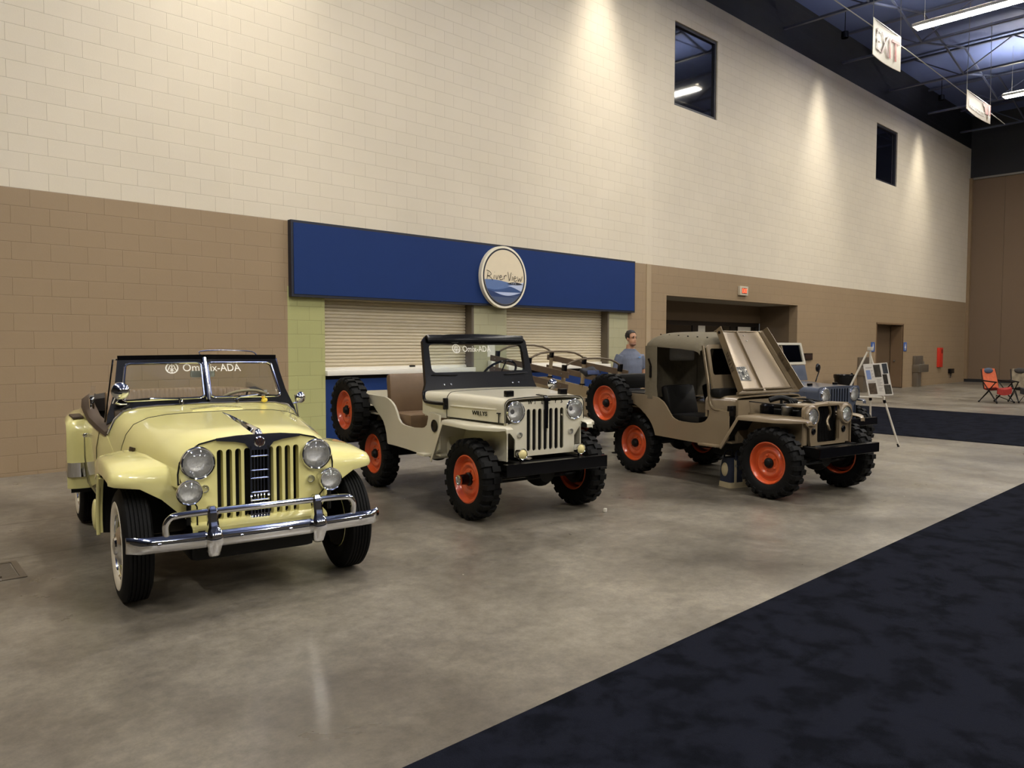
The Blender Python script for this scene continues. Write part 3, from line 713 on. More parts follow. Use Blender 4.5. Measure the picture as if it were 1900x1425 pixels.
def chassis(parent, zf=.5):
    bm = B()
    for s in (-1, 1):
        bar(bm, (-2.62, .36*s, zf), (.46, .36*s, zf), .06, .10)
        tube(bm, [(-.45, .36*s, .47), (-.25, .36*s, .43), (0, .36*s, .415), (.25, .36*s, .43), (.43, .36*s, .47)], .022, 6)
        tube(bm, [(-2.45, .36*s, .47), (-2.25, .36*s, .43), (-2.03, .36*s, .415), (-1.8, .36*s, .43), (-1.55, .36*s, .47)], .022, 6)
    for x in (-2.6, -1.2, -.4, .3): bar(bm, (x, -.36, zf), (x, .36, zf), .08, .08)
    f = finish('frame', bm, M_blacksat, parent)
    for x, yd in ((0, .15), (-2.032, .15)):
        bm = B()
        tube(bm, [(x, -.56, .372), (x, .56, .372)], .042, 10)
        lathe(bm, [(0, -.15), (.09, -.13), (.135, -.06), (.145, 0), (.135, .06), (.09, .13), (0, .15)], (x, yd, .372), (1, 0, 0), 18)
        for s in (-1, 1): lathe(bm, [(.11, 0), (.11, .05), (.09, .06)], (x, .52*s, .372), (0, s, 0), 16)
        finish('axle', bm, M_blacksat, parent)
    bm = B(); tube(bm, [(.12, -.5, .34), (.12, .5, .34)], .014, 6); tube(bm, [(.16, -.2, .44), (.1, .45, .38)], .014, 6)
    for s in (-1, 1):
        tube(bm, [(.05, .4*s, .37), (.02, .33*s, .6)], .03, 8)
        obox(bm, (.2, .5*s, .4), (.05, .05, .05))
    finish('steering_linkage', bm, M_blacksat, parent)
    bm = B(); box(bm, -1.2, -.5, -.18, .2, .3, .5, .03); tube(bm, [(-.5, .1, .42), (0, .14, .38)], .028); tube(bm, [(-1.2, .05, .4), (-1.95, .14, .38)], .028); tube(bm, [(-.3, .25, .4), (-1.3, .3, .38), (-1.6, .3, .38)], .04)
    finish('gearbox', bm, M_blacksat, parent)
def bumper(parent, x, hw, z0, z1, d=.06):
    bm = B()
    plate(bm, [(x, z0), (x+.006, z0-.004), (x+d, z0), (x+d, z0+.008), (x+.012, z0+.010), (x+.012, z1-.010), (x+d, z1-.008), (x+d, z1), (x, z1)], [], lambda u, v, w_: ((2*x+d)-u, -hw+w_, v), 2*hw)
    for s in (-1, 1): bar(bm, (x-.12, .36*s, (z0+z1)/2), (x+.03, .36*s, (z0+z1)/2), .05, .07)
    return finish('front_bumper', bm, M_black, parent, ang=20)
def seat(parent, y, wd, z0, z1, zb, xb, m, tilt=.16):
    bm = B(); box(bm, xb+.02, xb+.5, y-wd/2, y+wd/2, z0, z1, .04); c = finish('seat_cushion', bm, m, parent)
    bm = B(); box(bm, -.05, .06, -wd/2, wd/2, 0, zb-z1+.04, .052, Matrix.Translation((xb, y, z1-.04)) @ Matrix.Rotation(-tilt, 4, 'Y')); finish('seat_back', bm, m, parent)
    bm = B()
    for a in (-1, 1):
        for x in (xb+.08, xb+.44): tube(bm, [(x, y+a*wd*.4, .56), (x, y+a*wd*.4, z0+.01)], .014, 6)
    finish('seat_frame', bm, M_black, parent)
def steering(parent, c, r, m, tilt=.9, spokes=3):
    ax = Vector((-sin(tilt), 0, cos(tilt))); c = Vector(c); s = Vector((0, 1, 0)); u = ax.cross(s)
    bm = B(); tube(bm, [c + (s*cos(2*pi*k/32)+u*sin(2*pi*k/32))*r for k in range(32)], .013, 8, closed=True); st = finish('steering_wheel', bm, m, parent)
    bm = B()
    for k in range(spokes):
        a = 2*pi*k/spokes+.5; tube(bm, [c-ax*.03, c + (s*cos(a)+u*sin(a))*r], .008, 6)
    lathe(bm, [(.03, -.04), (.035, 0), (.02, .012), (0, .012)], c-ax*.02, ax, 14); finish('spoke', bm, M_black, st)
    bm = B(); tube(bm, [c-ax*.03, c-ax*.55], .018, 8); finish('steering_column', bm, M_black, parent)
def tub(parent, paint, side, zfloor=.55, ztop=1.05, ysd=.715, xr=-2.70):
    bm = B()
    for s in (-1, 1):
        plate(bm, side, [], lambda u, v, w_: (u, s*(ysd-w_), v), .022)
        # rolled rim along the top and door opening
        rim = [p for p in side if p[1] > .70][:]
    f = finish('body_side', bm, paint, parent, ang=0)
    bm = B()
    box(bm, -1.62, -.46, -ysd+.02, ysd-.02, zfloor-.02, zfloor); box(bm, xr, -1.62, -ysd+.27, ysd-.27, zfloor-.02, zfloor)
    box(bm, xr, xr+.02, -ysd, ysd, zfloor-.02, ztop)
    for s in (-1, 1):
        a, b_ = sorted((s*(ysd-.02), s*(ysd-.27)))
        box(bm, xr+.02, -1.62, a, b_, zfloor+.28, zfloor+.30); box(bm, xr+.02, -1.62, min(s*(ysd-.27), s*(ysd-.25)), max(s*(ysd-.27), s*(ysd-.25)), zfloor, zfloor+.3)
        box(bm, -1.64, -1.62, a, b_, zfloor, zfloor+.3)
    box(bm, -.50, -.46, -.60, .60, zfloor, ztop)
    finish('tub_floor', bm, paint, parent, ang=0)
    for s in (-1, 1):
        # dark inner wheel arch above the rear tyre
        bm = B(); y0, y1 = s*(ysd-.024), s*(ysd-.25)
        secs = [[Vector((-2.03+.45*cos(radians(a)), y, .50+.42*max(0, sin(radians(a))))) for y in (y0, y1)] for a in range(-5, 186, 10)]
        loft(bm, secs); finish('rear_arch', bm, M_blacksat, parent)
def hoodsec(x, w_, zb, zs, zt, r=.07):
    o = [(-w_, zb), (-w_, (zb+zs)/2), (-w_, zs-.02)]
    for k in range(1, 6):
        a = radians(90*k/6); o.append((-w_ + r*(1-cos(a)), zs-.02+(zt-.012-zs+.02)*sin(a)))
    o += [(-w_+r+.02, zt-.010), (-w_*.5, zt-.003), (0, zt)]
    o = o + [(-y, z) for y, z in o[-2::-1]]
    return [Vector((x, y, z)) for y, z in o]
def grille_plate(parent, outline, slots, holes, x, paint, t=.03):
    bm = B()
    plate(bm, outline, slots + holes, lambda u, v, w_: (x - w_, u, v), t)
    return finish('grille', bm, paint, parent, ang=25)
def slot(u, w_, z0, z1, n=5):
    r = w_/2; o = []
    for k in range(n+1): a = pi*k/n; o.append((u+r*cos(a), z1-r+r*sin(a)))
    for k in range(n+1): a = pi+pi*k/n; o.append((u+r*cos(a), z0+r+r*sin(a)))
    return o
# ================================================================ the cream high-hood car
def cream_car():
    P = mat('cream_paint', (206, 200, 178), .28, coat=.6, var=.03)
    t = thing('open_utility_car', 'cream open flat-fendered car with black windshield frame and orange wheels', 'car', (5.2802, 5.2869, 0), -1.7335)
    side = [(-2.70, .56), (-2.45, .56), (-2.43, .66), (-2.36, .78), (-2.27, .87), (-2.16, .93), (-2.05, .945), (-1.95, .93), (-1.845, .867), (-1.76, .82), (-1.695, .775), (-1.65, .715), (-1.618, .645), (-1.595, .543), (-1.13, .53), (-.84, .515), (-.60, .507), (-.46, .60), (-.45, .93),
            (-.665, .95), (-.672, .88), (-.70, .815), (-.75, .788), (-.81, .777), (-1.0, .764), (-1.196, .772), (-1.27, .79), (-1.325, .83), (-1.37, .90), (-1.42, .955), (-1.472, .988), (-1.55, 1.02), (-1.653, 1.042), (-2.70, 1.055)]
    tub(t, P, side)
    # cowl
    bm = B(); loft(bm, [hoodsec(-.455, .632, .90, 1.09, 1.160), hoodsec(-.56, .665, .90, 1.09, 1.165), hoodsec(-.67, .70, .90, 1.085, 1.165), hoodsec(-.79, .712, .93, 1.08, 1.160)]); thick(bm, .015); finish('cowl', bm, P, t, ang=50)
    bm = B(); box(bm, -.80, -.77, -.68, .68, .90, 1.13); finish('dash_panel', bm, P, t, ang=0)
    bm = B(); loft(bm, [hoodsec(.292, .458, .90, 1.065, 1.128), hoodsec(.12, .496, .902, 1.075, 1.138), hoodsec(-.2, .568, .908, 1.085, 1.152), hoodsec(-.445, .628, .914, 1.09, 1.163)]); thick(bm, .012); hd = finish('hood', bm, P, t, ang=50)
    bm = B(); tube(bm, [v+Vector((.002, 0, .002)) for v in hoodsec(.293, .458, .90, 1.065, 1.128)], .004, 5); tube(bm, [v+Vector((0, 0, .001)) for v in hoodsec(-.449, .629, .914, 1.09, 1.163)], .0035, 5)
    for s in (-1, 1): tube(bm, [(.29, s*.459, .898), (.12, s*.497, .900), (-.2, s*.569, .906), (-.447, s*.629, .912)], .0035, 5)
    pieces('hood_seam', bm, M_blacksat, hd)
    for s in (-1, 1):
        bm = B(); tube(bm, [(-.40, s*.624, 1.022), (-.36, s*.614, 1.024), (.2, s*.482, 1.02)], [.004, .010, .008], 6); finish('pressed_bead', bm, P, hd)
        # raised lettering on the hood side
        A = Vector((-.12, s*.556, .952)); Bv = Vector((.10, s*.505, .950)); U = (Bv-A).normalized()
        if s > 0: A, U = Bv, -U
        Nn = Vector((0, s, 0)); Nn = (Nn - U*Nn.dot(U)).normalized()
        bm = B(); text(bm, 'WILLYS', lambda u, v, w_: A + U*(u+.02) + Vector((0, 0, v+.004)) + Nn*(w_+.004), .040, .006, 1.0, sx=1.0); finish('hood_lettering', bm, M_black, hd, ang=0)
        bm = B(); tube(bm, [(.235, s*.484, .90), (.235, s*.482, .985)], .006, 6); obox(bm, (.235, s*.484, .988), (.05, .014, .010)); finish('hood_latch', bm, M_blacksat, hd)
        bm = B(); obox(bm, (.15, s*.314, 1.152), (.05, .085, .065), bev=.008); finish('hood_bumper_block', bm, M_black, hd)
    bm = B(); loft(bm, [[Vector((x, y, z)) for y in (-.02, .02)] for x, z in ((.17, 1.142), (.288, 1.138), (.312, 1.12), (.315, 1.02), (.31, .83))]); thick(bm, .012)
    obox(bm, (.318, 0, 1.10), (.02, .07, .03), bev=.004); finish('hood_strap', bm, M_black, hd)
    # grille
    ol = [(-.345, .585), (.345, .585), (.345, .745), (.455, .875), (.462, .90), (.462, 1.06)] + [(.402+.06*cos(radians(a)), 1.065+.06*sin(radians(a))) for a in range(10, 91, 16)] + [(0, 1.134)]
    ol += [(-u, v) for u, v in ol[-2:2:-1]] + [(-.455, .875), (-.345, .745)]
    sl = [slot(-.193+.0643*k, .042, .628, 1.018) for k in range(7)]
    g = grille_plate(t, ol, sl, [circ(s*.341, .997, .088) for s in (-1, 1)], .295, P, .014)
    bm = B(); obox(bm, (.2, 0, .83), (.02, .5, .46)); finish('radiator', bm, M_grime, g, ang=0)
    bm = B()
    for i, ch in enumerate('WILLYS'): text(bm, ch, lambda u, v, w_: (.296+w_, -.205+.076*i+u, 1.062+v), .034, .003, sx=1.0, shear=.15)
    finish('grille_lettering', bm, M_black, g, ang=0)
    for s in (-1, 1):
        lamp(t, 'headlight', (.297, s*.341, .997), .102, .05)
        lamp(t, 'parking_light', (.297, s*.297, .787), .026, .02)
        b_ = lamp(t, 'fog_light', (.40, s*.338, .625), .052, .06, lens=M_amber)
        bm = B(); tube(bm, [(.37, s*.338, .6), (.37, s*.338, .53)], .01, 6); finish('bracket', bm, M_black, b_)
        fender(t, s, P, .897, .885, .37); apron(t, s, P, .90, xf=.29)
        bm = B(); box(bm, -.76, -.60, min(s*.70, s*.80), max(s*.70, s*.80), .52, .545, .006); finish('step', bm, P, t)
    bumper(t, .45, .578, .452, .558)
    chassis(t)
    for x in (0, -2.032):
        for s in (-1, 1): wheel(t, x, s*.6175, .375, s, 'lock' if x == 0 else 'cap')
    sp = wheel(t, -2.30, -.845, .862, -1, 'cap')
    bm = B(); tube(bm, [(-2.30, -.845, .862), (-2.30, -.70, .862)], .05, 10); finish('spare_carrier', bm, M_black, t)
    # filler recess
    bm = B(); lathe(bm, [(.058, 0), (.062, .008), (.05, .010), (.046, .004), (0, .004)], (-.535, -.716, .822), (0, -1, 0), 24, cap0=False); f = finish('fuel_filler', bm, M_black, t)
    f.scale = (1, 1, 1)
    # windshield
    tl = Vector((-.27, 0, 1)).normalized(); O = Vector((-.79, 0, 1.10))
    WS = lambda u, v, w_: O + Vector((0, u, 0)) + tl*v + Vector((tl.z, 0, -tl.x))*w_
    h0, h1 = (1.612-1.10)/tl.z, (1.322-1.10)/tl.z; top = (1.70-1.10)/tl.z
    ol = [(-.70, -.02), (-.645, .05), (-.60, .05), (0, .05), (.60, .05), (.645, .05), (.70, -.02), (.70, .03), (.665, .12), (.638, top-.06), (.60, top-.012), (.3, top+.012), (0, top+.018), (-.3, top+.012), (-.60, top-.012), (-.638, top-.06), (-.665, .12), (-.70, .03)]
    bm = B(); plate(bm, ol, [rrect(-.578, .578, h1, h0, .05)], lambda u, v, w_: WS(u, v, w_-.03), .045); wf = finish('windshield_frame', bm, M_black, t, ang=25)
    bm = B(); box(bm, -.03, .05, -.60, .60, top-.085, top+.004, .03, Matrix.Translation(O) @ Matrix.Rotation(-atan2(.27, 1), 4, 'Y')); finish('header', bm, M_black, wf)
    bm = B(); plate(bm, rrect(-.58, .58, h1, h0, .04), [], lambda u, v, w_: WS(u, v, w_-.006), .004); gl = finish('windshield_glass', bm, M_wsglass, wf, ang=0)
    bm = B(); fn = lambda u, v, w_: WS(u, v, .004+w_)
    decal_logo(bm, fn, -.252, h0-.048, .044); text(bm, 'Omix-ADA', lambda u, v, w_: fn(-.178+u, h0-.082+v, w_), .064, .0012, sx=.80); finish('glass_decal', bm, M_decal, gl, ang=0)
    for s in (-1, 1):
        bm = B(); tube(bm, spline([(-.80, s*.69, 1.14), (-.74, s*.715, 1.06), (-.66, s*.712, 1.045), (-.52, s*.688, 1.04), (-.43, s*.65, 1.04)], 4), .018, 8); finish('hinge_arm', bm, M_black, wf)
        bm = B(); box(bm, -.455, -.425, min(s*.628, s*.672), max(s*.628, s*.672), .985, 1.095, .005); finish('hinge_bracket', bm, M_black, t)
    for s in (-1, 1):
        bm = B(); c = WS(.3*s, h1-.035, .035); tube(bm, [c, c+Vector((.0, .28*s, .01)), ], .006, 6); finish('wiper', bm, M_black, wf)
        for q in (-.04, .04):
            bm = B(); lathe(bm, [(.009, 0), (.009, .008), (0, .012)], WS(s*.42+q, .10, .016), (1, 0, .27), 10); finish('frame_bolt', bm, M_chrome, wf)
    bm = B(); tube(bm, [WS(.565, h0-.03, .02), WS(.565, h0-.09, .02)], .012, 6); finish('frame_clip', bm, M_black, wf)
    # seats and inside
    for y in (-.41, .41): seat(t, y, .50, .68, .88, 1.29, -1.66, M_vinyl, .12)
    steering(t, (-1.03, .36, 1.30), .20, M_black, .75)
    bm = B(); box(bm, -2.55, -2.15, -.40, .40, .86, .98, .03); finish('rear_seat', bm, M_vinyl, t)
    # outside mirror, driver side
    bm = B(); tube(bm, [(-.64, .70, 1.08), (-.60, .76, 1.17)], .008, 6); m_ = finish('mirror_arm', bm, M_black, t)
    bm = B(); lathe(bm, [(0, -.05), (.03, -.035), (.055, 0), (.055, .008)], (-.60, .77, 1.185), (-1, .5, 0), 18); finish('mirror_head', bm, M_chrome, m_)
    bm = B(); box(bm, -2.74, -2.70, -.80, -.76, .66, .85, .004); box(bm, -2.74, -2.56, -.76, -.70, .70, .8); finish('tail_bracket', bm, M_white, t)
    return t
cream_car()
# ================================================================ the tan car with raised hood and canvas half-top
def tan_car():
    P = mat('olive_tan_paint', (128, 113, 90), .32, coat=.4, var=.04)
    Pm = mat('tan_paint_inside', (122, 108, 86), .26, metal=.5, var=.06, scale=3)
    CV = mat('khaki_canvas', (100, 92, 74), .9, var=.16, scale=5, bump=.5, bscale=16)
    t = thing('canvas_top_utility_car', 'tan flat-fendered car with raised hood and khaki canvas half top', 'car', (8.1952, 3.8577, 0), -1.7451)
    side = [(-2.70, .54), (-2.47, .54), (-2.45, .64), (-2.38, .76), (-2.28, .84), (-2.161, .88), (-2.05, .885), (-1.954, .857), (-1.87, .81), (-1.787, .75), (-1.73, .70), (-1.682, .643), (-1.645, .575), (-1.623, .514), (-1.02, .494), (-.85, .488), (-.60, .462), (-.50, .58), (-.50, .88),
            (-.772, .90), (-.78, .82), (-.80, .78), (-.835, .748), (-.885, .729), (-.97, .716), (-1.066, .713), (-1.2, .716), (-1.254, .722), (-1.31, .738), (-1.35, .762), (-1.406, .83), (-1.45, .885), (-1.495, .927), (-1.585, .973), (-1.70, .992), (-1.838, 1.0), (-2.70, 1.008)]
    tub(t, P, side, ztop=1.0)
    bm = B(); loft(bm, [hoodsec(-.51, .575, .84, .985, 1.045), hoodsec(-.62, .62, .86, .99, 1.05), hoodsec(-.72, .67, .86, .995, 1.05), hoodsec(-.84, .705, .88, .99, 1.05)]); thick(bm, .015); finish('cowl', bm, P, t, ang=50)
    bm = B(); box(bm, -.86, -.83, -.68, .68, .80, 1.0); finish('dash_panel', bm, P, t, ang=0)
    bm = B(); box(bm, -.80, -.66, -.68, -.02, 1.02, 1.12, .03); finish('cowl_shroud', bm, M_blacksat, t)
    # open hood: skin, side flanges, stiffening ribs, rolled front lip
    bA, bT = Vector((-.545, 0, 1.06)), Vector((-.985, 0, 1.765))
    wb, wt = .535, .415
    D = (bT-bA); ln = D.length; D.normalize(); Nf = Vector((D.z, 0, -D.x))
    def H(u, v, w_):
        k = v; return bA + D*(ln*k) + Vector((0, u*(wb+(wt-wb)*k), 0)) + Nf*w_
    bm = B(); secs = []
    for k in (0, .03, .25, .5, .75, .97, 1):
        curve = .0
        row = [H(-1, k, .115), H(-1, k, .03)] + [H(u, k, -.0+.03*abs(u)**6) for u in (-.97, -.8, -.5, -.2, 0, .2, .5, .8, .97)] + [H(1, k, .03), H(1, k, .115)]
        secs.append(row)
    loft(bm, secs); thick(bm, .008); hd = finish('hood', bm, Pm, t, ang=40)
    for u in (-.88, -.12, .86):
        bm = B(); secs = []
        for k in (.01, .99):
            secs.append([H(u-.045, k, .006), H(u-.03, k, .030), H(u+.03, k, .030), H(u+.045, k, .006)])
        loft(bm, secs, closed=True, cap=True); finish('stiffening_rib', bm, Pm, hd, ang=30)
    bm = B(); tube(bm, [H(u, .0, .02) for u in (-1, -.5, 0, .5, 1)], .02, 8); tube(bm, [H(u, .055, .02) for u in (-.95, -.5, 0, .5, .95)], .012, 8); finish('hinge_roll', bm, Pm, hd)
    bm = B(); tube(bm, [H(u, .995, .01) for u in (-1, -.5, 0, .5, 1)], .010, 8); finish('front_lip', bm, Pm, hd)
    for s in (-1, 1):
        A = H(s, .50, 0); U = -D
        bm = B(); text(bm, 'WILLYS', lambda u, v, w_: H(s, .60-u/ln, .04+v) + Vector((0, s*(.004+w_) if s < 0 else -(.012+w_), 0)), .05, .004, sx=1.0); finish('hood_lettering', bm, mat('letter_shadow', (74, 62, 46), .5), hd, ang=0)
        for k, u in ((.90, .75), (.82, .78), (.93, .12), (.84, .15)):
            bm = B(); lathe(bm, [(.008, 0), (.006, .006), (0, .007)], H(s*u, k, .009), Nf, 8); finish('hood_bolt', bm, M_steel, hd)
    bm = B(); lathe(bm, [(.016, 0), (.016, .006), (0, .007)], H(-1, .93, .07)-Vector((0, .006, 0)), (0, -1, 0), 12); finish('hood_plug', bm, M_black, hd)
    bm = B(); plate(bm, [(-.76, .195), (-.38, .195), (-.38, .415), (-.76, .415)], [], lambda u, v, w_: H(u, v, .012+w_), .002); st = finish('hood_sticker', bm, mat('sticker_paper', (100, 98, 88), .5), hd, ang=0)
    bm = B()
    random.seed(11)
    for i in range(9):
        u = -.74+.30*random.random(); v = .205+.13*random.random(); a = .02+.06*random.random(); b_ = .02+.05*random.random()
        plate(bm, [(u, v), (min(u+a, -.39), v), (min(u+a, -.39), v+b_), (u, v+b_)], [], lambda uu, vv, w_: H(uu, vv, .0145+w_), .001)
    for i in range(5): plate(bm, [(-.75+.07*i, .375), (-.71+.07*i, .375), (-.71+.07*i, .41), (-.75+.07*i, .41)], [], lambda uu, vv, w_: H(uu, vv, .0145+w_), .001)
    plate(bm, circ(-.47, .24, .06, 16, .035), [circ(-.47, .24, .03, 12, .02)], lambda uu, vv, w_: H(uu, vv, .0155+w_), .001)
    finish('sticker_print', bm, mat('sticker_ink', (24, 26, 30), .5), st, ang=0)
    bm = B()
    for i in range(7):
        u = -.74+.28*random.random(); v = .205+.15*random.random(); a = .03+.05*random.random()
        plate(bm, [(u, v), (min(u+a, -.39), v), (min(u+a, -.39), v+.022), (u, v+.022)], [], lambda uu, vv, w_: H(uu, vv, .0165+w_), .001)
    finish('sticker_highlight', bm, mat('sticker_pale', (206, 202, 188), .5), st, ang=0)  # pale patches of the sticker's print
    # engine bay
    bm = B(); box(bm, -.42, .02, -.16, .16, .62, .90, .03); box(bm, -.40, -.02, -.11, .11, .90, .95, .02)
    for x in (-.34, -.24, -.14, -.04): lathe(bm, [(.016, 0), (.016, .05), (0, .06)], (x, -.02, .95), (0, 0, 1), 8)
    en = finish('engine_block', bm, M_grime, t)
    bm = B(); lathe(bm, [(.07, 0), (.075, .02), (.075, .10), (.055, .12), (0, .125)], (-.34, -.27, .84), (0, 0, 1), 20); finish('air_cleaner', bm, M_black, t)
    bm = B(); tube(bm, spline([(-.30, -.28, 1.0), (-.22, -.18, 1.03), (-.08, -.12, .99)], 5), .03, 10); finish('intake_hose', bm, M_blacksat, t)
    bm = B(); tube(bm, spline([(-.05, -.02, .97), (.08, -.08, 1.0), (.15, -.1, .95)], 5), .022, 8); tube(bm, spline([(-.34, -.02, 1.0), (-.2, -.12, 1.03), (-.05, -.2, .98)], 5), .007, 6); tube(bm, spline([(-.24, -.02, 1.0), (-.1, -.2, 1.0), (-.02, -.22, .93)], 5), .007, 6); tube(bm, spline([(-.45, .2, .98), (-.2, .25, 1.0), (.1, .2, .97)], 5), .009, 6); pieces('engine_hose', bm, M_blacksat, t)
    bm = B(); lathe(bm, [(.05, 0), (.06, .02), (.06, .10), (.03, .12), (0, .12)], (-.10, -.24, .84), (0, 0, 1), 16); lathe(bm, [(.035, 0), (.04, .03), (.02, .08), (0, .085)], (-.02, -.12, .93), (.3, -.6, .6), 14); finish('generator', bm, M_steel, t)
    bm = B(); box(bm, -.46, -.30, .18, .40, .76, .96, .01); bt = finish('battery', bm, M_black, t)
    bm = B(); box(bm, -.50, -.49, -.46, -.36, .90, .98); finish('data_plate', bm, mat('plate_cream', (160, 150, 120), .5), t, ang=0)
    bm = B(); tube(bm, [(-.49, -.42, .985), (.2, -.38, .955)], .006, 8); tube(bm, [(-.49, .42, .985), (.2, .38, .955)], .006, 8); pieces('support_rod', bm, M_blacksat, t)
    bm = B(); tube(bm, [(-.02, .32, .9), (.12, .30, .93)], .03, 8); finish('blue_rag', bm, mat('blue_cloth', (50, 74, 150), .9), t)
    # grille with open centre and curved hose
    ol = [(-.30, .552), (.30, .552), (.318, .62), (.325, .735), (.385, .772), (.418, .82), (.42, .91)] + [(.36+.06*cos(radians(a)), .925+.05*sin(radians(a))) for a in range(10, 91, 20)] + [(0, .99)]
    ol += [(-u, v) for u, v in ol[-2:1:-1]]
    op = rrect(-.195, .195, .578, .965, .035)
    g = grille_plate(t, ol, [op], [circ(s*.295, .864, .085) for s in (-1, 1)] + [circ(s*.263, .705, .02, 14, .03) for s in (-1, 1)], .245, P, .035)
    bm = B(); box(bm, .10, .16, -.25, .25, .56, .97, .005); rd = finish('radiator', bm, M_grime, g, ang=20)
    bm = B()
    for k in range(15): box(bm, .158, .166, -.20+.0285*k, -.194+.0285*k, .58, .955)
    finish('cooling_fin', bm, M_blacksat, rd, ang=0)
    bm = B(); tube(bm, spline([(.21, .03, .99), (.225, .045, .93), (.21, .075, .87), (.20, .04, .80), (.22, .03, .74), (.225, .05, .70)], 5), .015, 8); finish('radiator_hose', bm, Pm, g)
    bm = B(); box(bm, .0, .22, -.40, .40, .955, .985, .01); finish('grille_cap', bm, P, g)
    for s in (-1, 1):
        bm = B(); lathe(bm, [(.116, -.02), (.112, .008), (.100, .024), (.086, .026), (.082, .012)], (.245, s*.295, .864), (1, 0, 0), 32, cap0=False, cap1=False); finish('headlight_bezel', bm, P, t)
        lamp(t, 'headlight', (.256, s*.295, .864), .085, .05)
        bm = B(); lathe(bm, [(.034, 0), (.036, .006), (.026, .012), (.022, .004), (0, .004)], (.246, s*.263, .705), (1, 0, 0), 18, cap0=False); pk = finish('parking_light', bm, M_black, t)
        fender(t, s, P, .848, .850, .33); apron(t, s, P, .86)
        bm = B(); box(bm, -.86, -.60, min(s*.70, s*.80), max(s*.70, s*.80), .48, .505, .006); finish('step', bm, P, t)
        bm = B(); plate(bm, [(-.44, .0), (-.725, .0), (-.735, 1.0), (-.44, 1.0)], [], lambda u, v, w_: Vector((-.592+.235*v+w_, -u*s, .478+.352*v)), .004); finish('fender_liner', bm, M_blacksat, t, ang=0)
        bm = B(); box(bm, .02, .22, min(s*.40, s*.335), max(s*.40, s*.335), .56, .84); finish('radiator_side', bm, P, t, ang=0)
    bumper(t, .45, .52, .467, .565)
    chassis(t)
    for x in (0, -2.032):
        for s in (-1, 1): wheel(t, x, s*.6175, .375, s, 'cap')
    wheel(t, -2.33, -.845, .868, -1, 'cap')
    bm = B(); tube(bm, [(-2.33, -.845, .868), (-2.33, -.70, .868)], .05, 10); finish('spare_carrier', bm, M_black, t)
    # windshield frame and side tube
    tl = Vector((-.20, 0, 1)).normalized(); O = Vector((-.80, 0, 1.06))
    WS = lambda u, v, w_: O + Vector((0, u, 0)) + tl*v + Vector((tl.z, 0, -tl.x))*w_
    bm = B(); plate(bm, rrect(-.64, .64, .0, .56, .05), [rrect(-.595, .595, .21, .515, .03)], lambda u, v, w_: WS(u, v, w_), .02); wf = finish('windshield_frame', bm, P, t, ang=25)
    bm = B(); plate(bm, rrect(-.60, .60, .205, .52, .02), [], lambda u, v, w_: WS(u, v, w_+.004), .004); finish('windshield_glass', bm, M_wsglass, wf, ang=0)
    for s in (-1, 1):
        bm = B(); tube(bm, spline([(-.90, s*.69, 1.60), (-.85, s*.70, 1.40), (-.80, s*.71, 1.20), (-.775, s*.715, 1.02), (-.755, s*.715, .94), (-.70, s*.71, .895), (-.62, s*.70, .885), (-.52, s*.68, .885)], 4), .017, 8); finish('hinge_arm', bm, Pm, wf)
        bm = B(); box(bm, -.53, -.49, min(s*.60, s*.70), max(s*.60, s*.70), .83, .94, .005); finish('hinge_bracket', bm, M_black, t)
    # canvas half top
    bm = B(); nu = 14; secs = []
    for i, (x, zc, w_, dz) in enumerate(((-1.86, 1.60, .645, .0), (-1.865, 1.655, .645, .05), (-1.83, 1.70, .66, .075), (-1.74, 1.715, .668, .085), (-1.5, 1.70, .665, .095), (-1.25, 1.685, .665, .09), (-1.05, 1.665, .665, .075), (-.99, 1.645, .665, .05), (-.965, 1.615, .665, .02))):
        row = []
        for k in range(nu+1):
            u = -1+2*k/nu; crown = (1-abs(u)**3)
            sag = -.012*sin(i*2.1)*sin(k*1.9) if 2 < i < 7 else 0
            row.append(Vector((x, u*w_, zc - .075 + (dz+.045)*crown**.6 + sag)))
        row = [row[0]+Vector((0, -.004, -.05))] + row + [row[-1]+Vector((0, .004, -.05))]
        secs.append(row)
    loft(bm, secs); thick(bm, .01); tp = finish('canvas_roof', bm, CV, t, ang=60)
    for s in (-1, 1):
        bm = B(); secs = []
        for z in (1.595, 1.5, 1.3, 1.1, .955):
            wv_ = .008*sin(z*17)
            secs.append([Vector((-1.62+wv_*.6+(.02 if z < 1 else 0), s*(.70+wv_), z)), Vector((-1.70, s*(.718-wv_), z)), Vector((-1.80+wv_, s*(.715+wv_), z)), Vector((-1.865, s*(.66), z)), Vector((-1.87, s*.45, z)), Vector((-1.865, s*.26, z))])
        loft(bm, secs); thick(bm, .008); finish('canvas_side', bm, CV, tp, ang=60)
    bm = B(); plate(bm, [(-.27, .95), (.27, .95), (.27, 1.66), (-.27, 1.66)], [rrect(-.233, .183, 1.425, 1.573, .03)], lambda u, v, w_: (-1.868+w_, u, v), .006); finish('canvas_rear_curtain', bm, CV, tp, ang=0)
    bm = B(); plate(bm, rrect(-.25, .20, 1.41, 1.59, .03), [], lambda u, v, w_: (-1.858+w_, u, v), .003); finish('clear_window', bm, glass('cloudy_vinyl', (.62, .63, .62), .10, .25), tp, ang=0)
    bm = B(); box(bm, -1.72, -1.69, -.735, -.70, 1.21, 1.36, .008); bar(bm, (-1.70, -.725, 1.36), (-1.74, -.725, 1.44), .012, .02); finish('strap_buckle', bm, M_black, tp)
    for i in range(6):
        for s in (-1, 1):
            bm = B(); lathe(bm, [(.010, 0), (.010, .010), (0, .014)], (-1.76+.15*i, s*.50, 1.732-.0085*i), (0, 0, 1), 8); finish('snap', bm, M_black, tp)
    bm = B()
